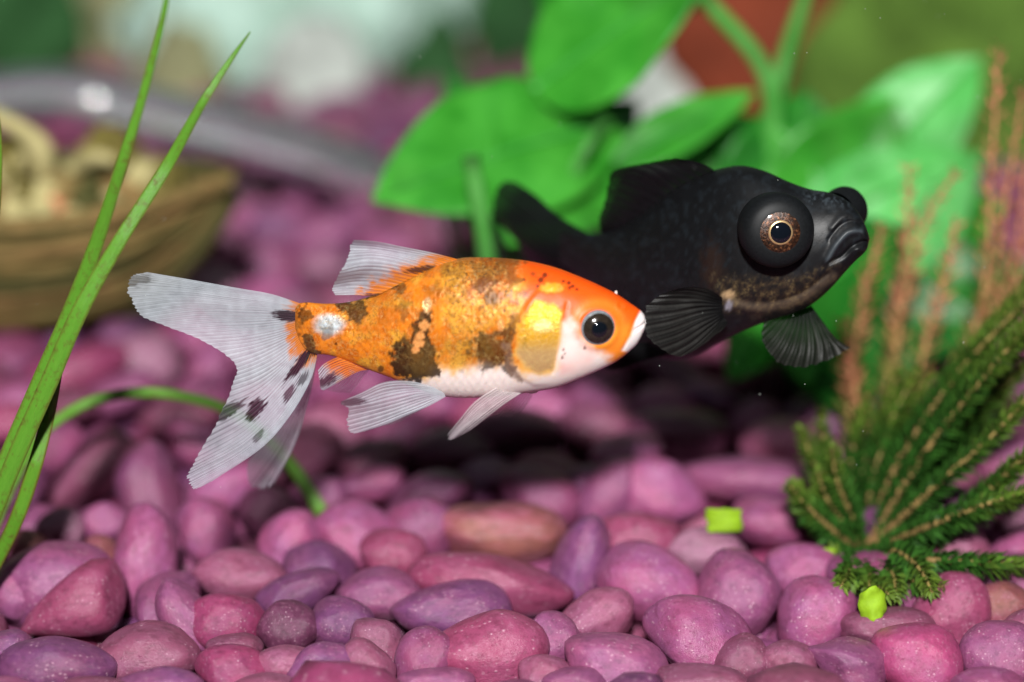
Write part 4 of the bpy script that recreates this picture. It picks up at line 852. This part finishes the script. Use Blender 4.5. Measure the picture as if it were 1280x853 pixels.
for pts, r in [([(-60, 150), (-10, 140), (25, 165), (48, 200), (60, 240)], .34), ([(30, 195), (65, 212), (95, 212), (125, 200), (150, 205)], .24), ([(88, 212), (70, 235), (62, 262)], .2), ([(-40, 230), (0, 235), (40, 225)], .2), ([(-50, 275), (0, 280), (45, 270)], .17), ([(-60, 180), (-20, 200), (10, 250)], .28)]:
    q = crom(np.array([W(a + 6 * math.sin(b * .7), b + 7 * math.sin(a * .5), y=YC - .4 + .4 * math.sin(a)) for a, b in pts]), 26); rr = r * .55 * (1 + .25 * np.sin(np.linspace(0, 11, 26))); v, f = tube(q, rr, 10); obj('branch', v, f, M['cream'], bt)

# ------------------------------------------------------------------ clear curved tube
q = crom(np.array([W(a, b, y=yy) for a, b, yy in [(-170, 190, 19), (-80, 140, 19), (0, 121, 19), (70, 117, 19), (140, 130, 19), (220, 150, 19.2), (300, 170, 19.5), (380, 192, 20), (445, 216, 20.5), (520, 250, 21), (580, 268, 21.3)]]), 90)
vo, fo = tube(q, .52, 28, False); vi, fi = tube(q, .36, 28, False); n_ = 28; V, Fc = join([(vo, fo), (vi, [tuple(reversed(z)) for z in fi])]); k = len(vo)
for j in range(n_):
    h = (j + 1) % n_; Fc += [(h, j, k + j, k + h), (k - n_ + j, k - n_ + h, 2 * k - n_ + h, 2 * k - n_ + j)]
tag(obj('clear_tube', V, Fc, M['clear']), 'clear plastic tube curving down to the pebbles behind the boat ornament', 'tube')

# ------------------------------------------------------------------ stones along the back
def stone(px, py_base, y, r3, mat, seed, label, nm='stone'):
    v, f = ico(5); o = Vector((seed * 5.3, seed * 2.9, seed)); v = np.array([np.array(p) * (1 + .38 * mnoise.noise(Vector(p) * 1.1 + o) + .15 * mnoise.noise(Vector(p) * 2.7 + o) + .05 * mnoise.noise(Vector(p) * 7 + o)) for p in v])
    c = W(px, py_base, y=y); c[2] = r3[2] * .55 - .3; return tag(obj(nm, v * np.array(r3) + c, f, mat, origin=(c[0], c[1], 0)), label, 'stone', 'stones along the back of the tank')
stone(300, 100, 33, (3.2, 2.2, 3.2), M['mint'], 1, 'pale mint green stone behind the clear tube')
stone(470, 100, 34, (2.4, 2.0, 3.0), M['mint'], 2, 'pale mint stone at the back next to the dark gap')
stone(225, 110, 30.5, (.9, .8, 1.3), M['tan'], 12, 'small tan stone in front of the pale mint stone')
stone(400, 110, 30.5, (1.2, .8, 1.5), M['white'], 13, 'small whitish stone in front of the pale mint stones')
stone(545, 110, 31, (.9, .8, 1.4), M['dkgreen'], 14, 'small dark green stone beside the right mint stone')
stone(150, 100, 35, (2.2, 2.0, 3.0), M['tan'], 3, 'tan stone at the back above the clear tube highlight')
stone(0, 100, 34, (2.6, 2.0, 3.4), M['dkgreen'], 4, 'dark green stone at the back behind the boat ornament')
stone(620, 100, 36, (1.3, 1.4, 3.0), M['tan'], 5, 'narrow brownish stone between mint stone and broad leaves')
stone(840, 120, 27, (1.5, 1.2, 1.5), M['white'], 6, 'white grey stone showing between the broad-leaved plants')
stone(985, 130, 27, (2.6, 1.8, 3.6), M['terra'], 7, 'rust red stone standing behind the bright green leaves')
stone(1190, 130, 25, (3.0, 1.8, 3.6), M['moss'], 8, 'mossy olive green stone behind the salmon plant tips')
stone(730, 90, 34, (2.4, 1.6, 3.0), M['dkgreen'], 9, 'dark green stone behind the top broad leaf')

# ------------------------------------------------------------------ bits lying on the pebbles
def scrap(px, py, wpx, hpx, ang, label, seed, z, rnd_=0.0):
    n = 9; V = []; c = W(px, py, z=z); D = (c - CAM) @ F; k = SENSOR / LENS * D / 1280; up = U * .85 + F * -.1; r = random.Random(seed)
    for lay in (0, 1):
        for i in range(n):
            for j in range(n):
                a = (i / (n - 1) * 2 - 1); b = (j / (n - 1) * 2 - 1); ca, sa = math.cos(ang), math.sin(ang)
                e = (1 + .16 * mnoise.noise(Vector((a * 2.3, b * 2.3, seed)))) * (1 - rnd_ * (1 - max(abs(a), abs(b)) / (math.hypot(a, b) + 1e-6)))
                V.append(c + R * (a * ca - b * sa) * wpx / 2 * k * e + up * (a * sa + b * ca) * hpx / 2 * k * e - F * (.04 * (1 - lay) + .05 * mnoise.noise(Vector((a * 1.5, b * 1.5, seed + 4))) + .08 * (1 - a * a)))
    g = grid_faces(n, n); m = n * n; f = g + [tuple(x + m for x in reversed(q)) for q in g]
    for i in range(n - 1): f += [(i*n, (i+1)*n, m + (i+1)*n, m + i*n), ((i+1)*n + n - 1, i*n + n - 1, m + i*n + n - 1, m + (i+1)*n + n - 1), (i + 1, i, m + i, m + i + 1), (m - n + i, m - n + i + 1, 2*m - n + i + 1, 2*m - n + i)]
    return tag(obj('lime_scrap', V, f, M['lime']), label, 'scrap', 'lime scraps on the pebbles')
scrap(905, 650, 44, 34, .05, 'lime green square scrap lying on mauve pebbles', 1, .5)
scrap(1090, 755, 36, 54, .3, 'lime green ragged scrap below the feathery plant', 2, .45, 1.0)
scrap(1028, 690, 34, 12, .1, 'thin lime scrap at the left foot of the feathery plant', 3, .3, .8)
# drifting specks in the water
rs = random.Random(5); parts = []
for _ in range(60):
    y = rs.uniform(-1.2, 3.0); p = W(rs.uniform(0, 1280), rs.uniform(0, 620), y=y); v, f = ico(1); parts.append((v * rs.uniform(.003, .0075) + p, f))
V, Fc = join(parts); o = obj('floating_specks', V, Fc, M['white'], origin=(0, 0, 3)); o['kind'] = 'stuff'; tag(o, 'tiny pale specks drifting in the water', 'specks')
for o in bpy.data.objects:
    if '_o' in o: del o['_o']
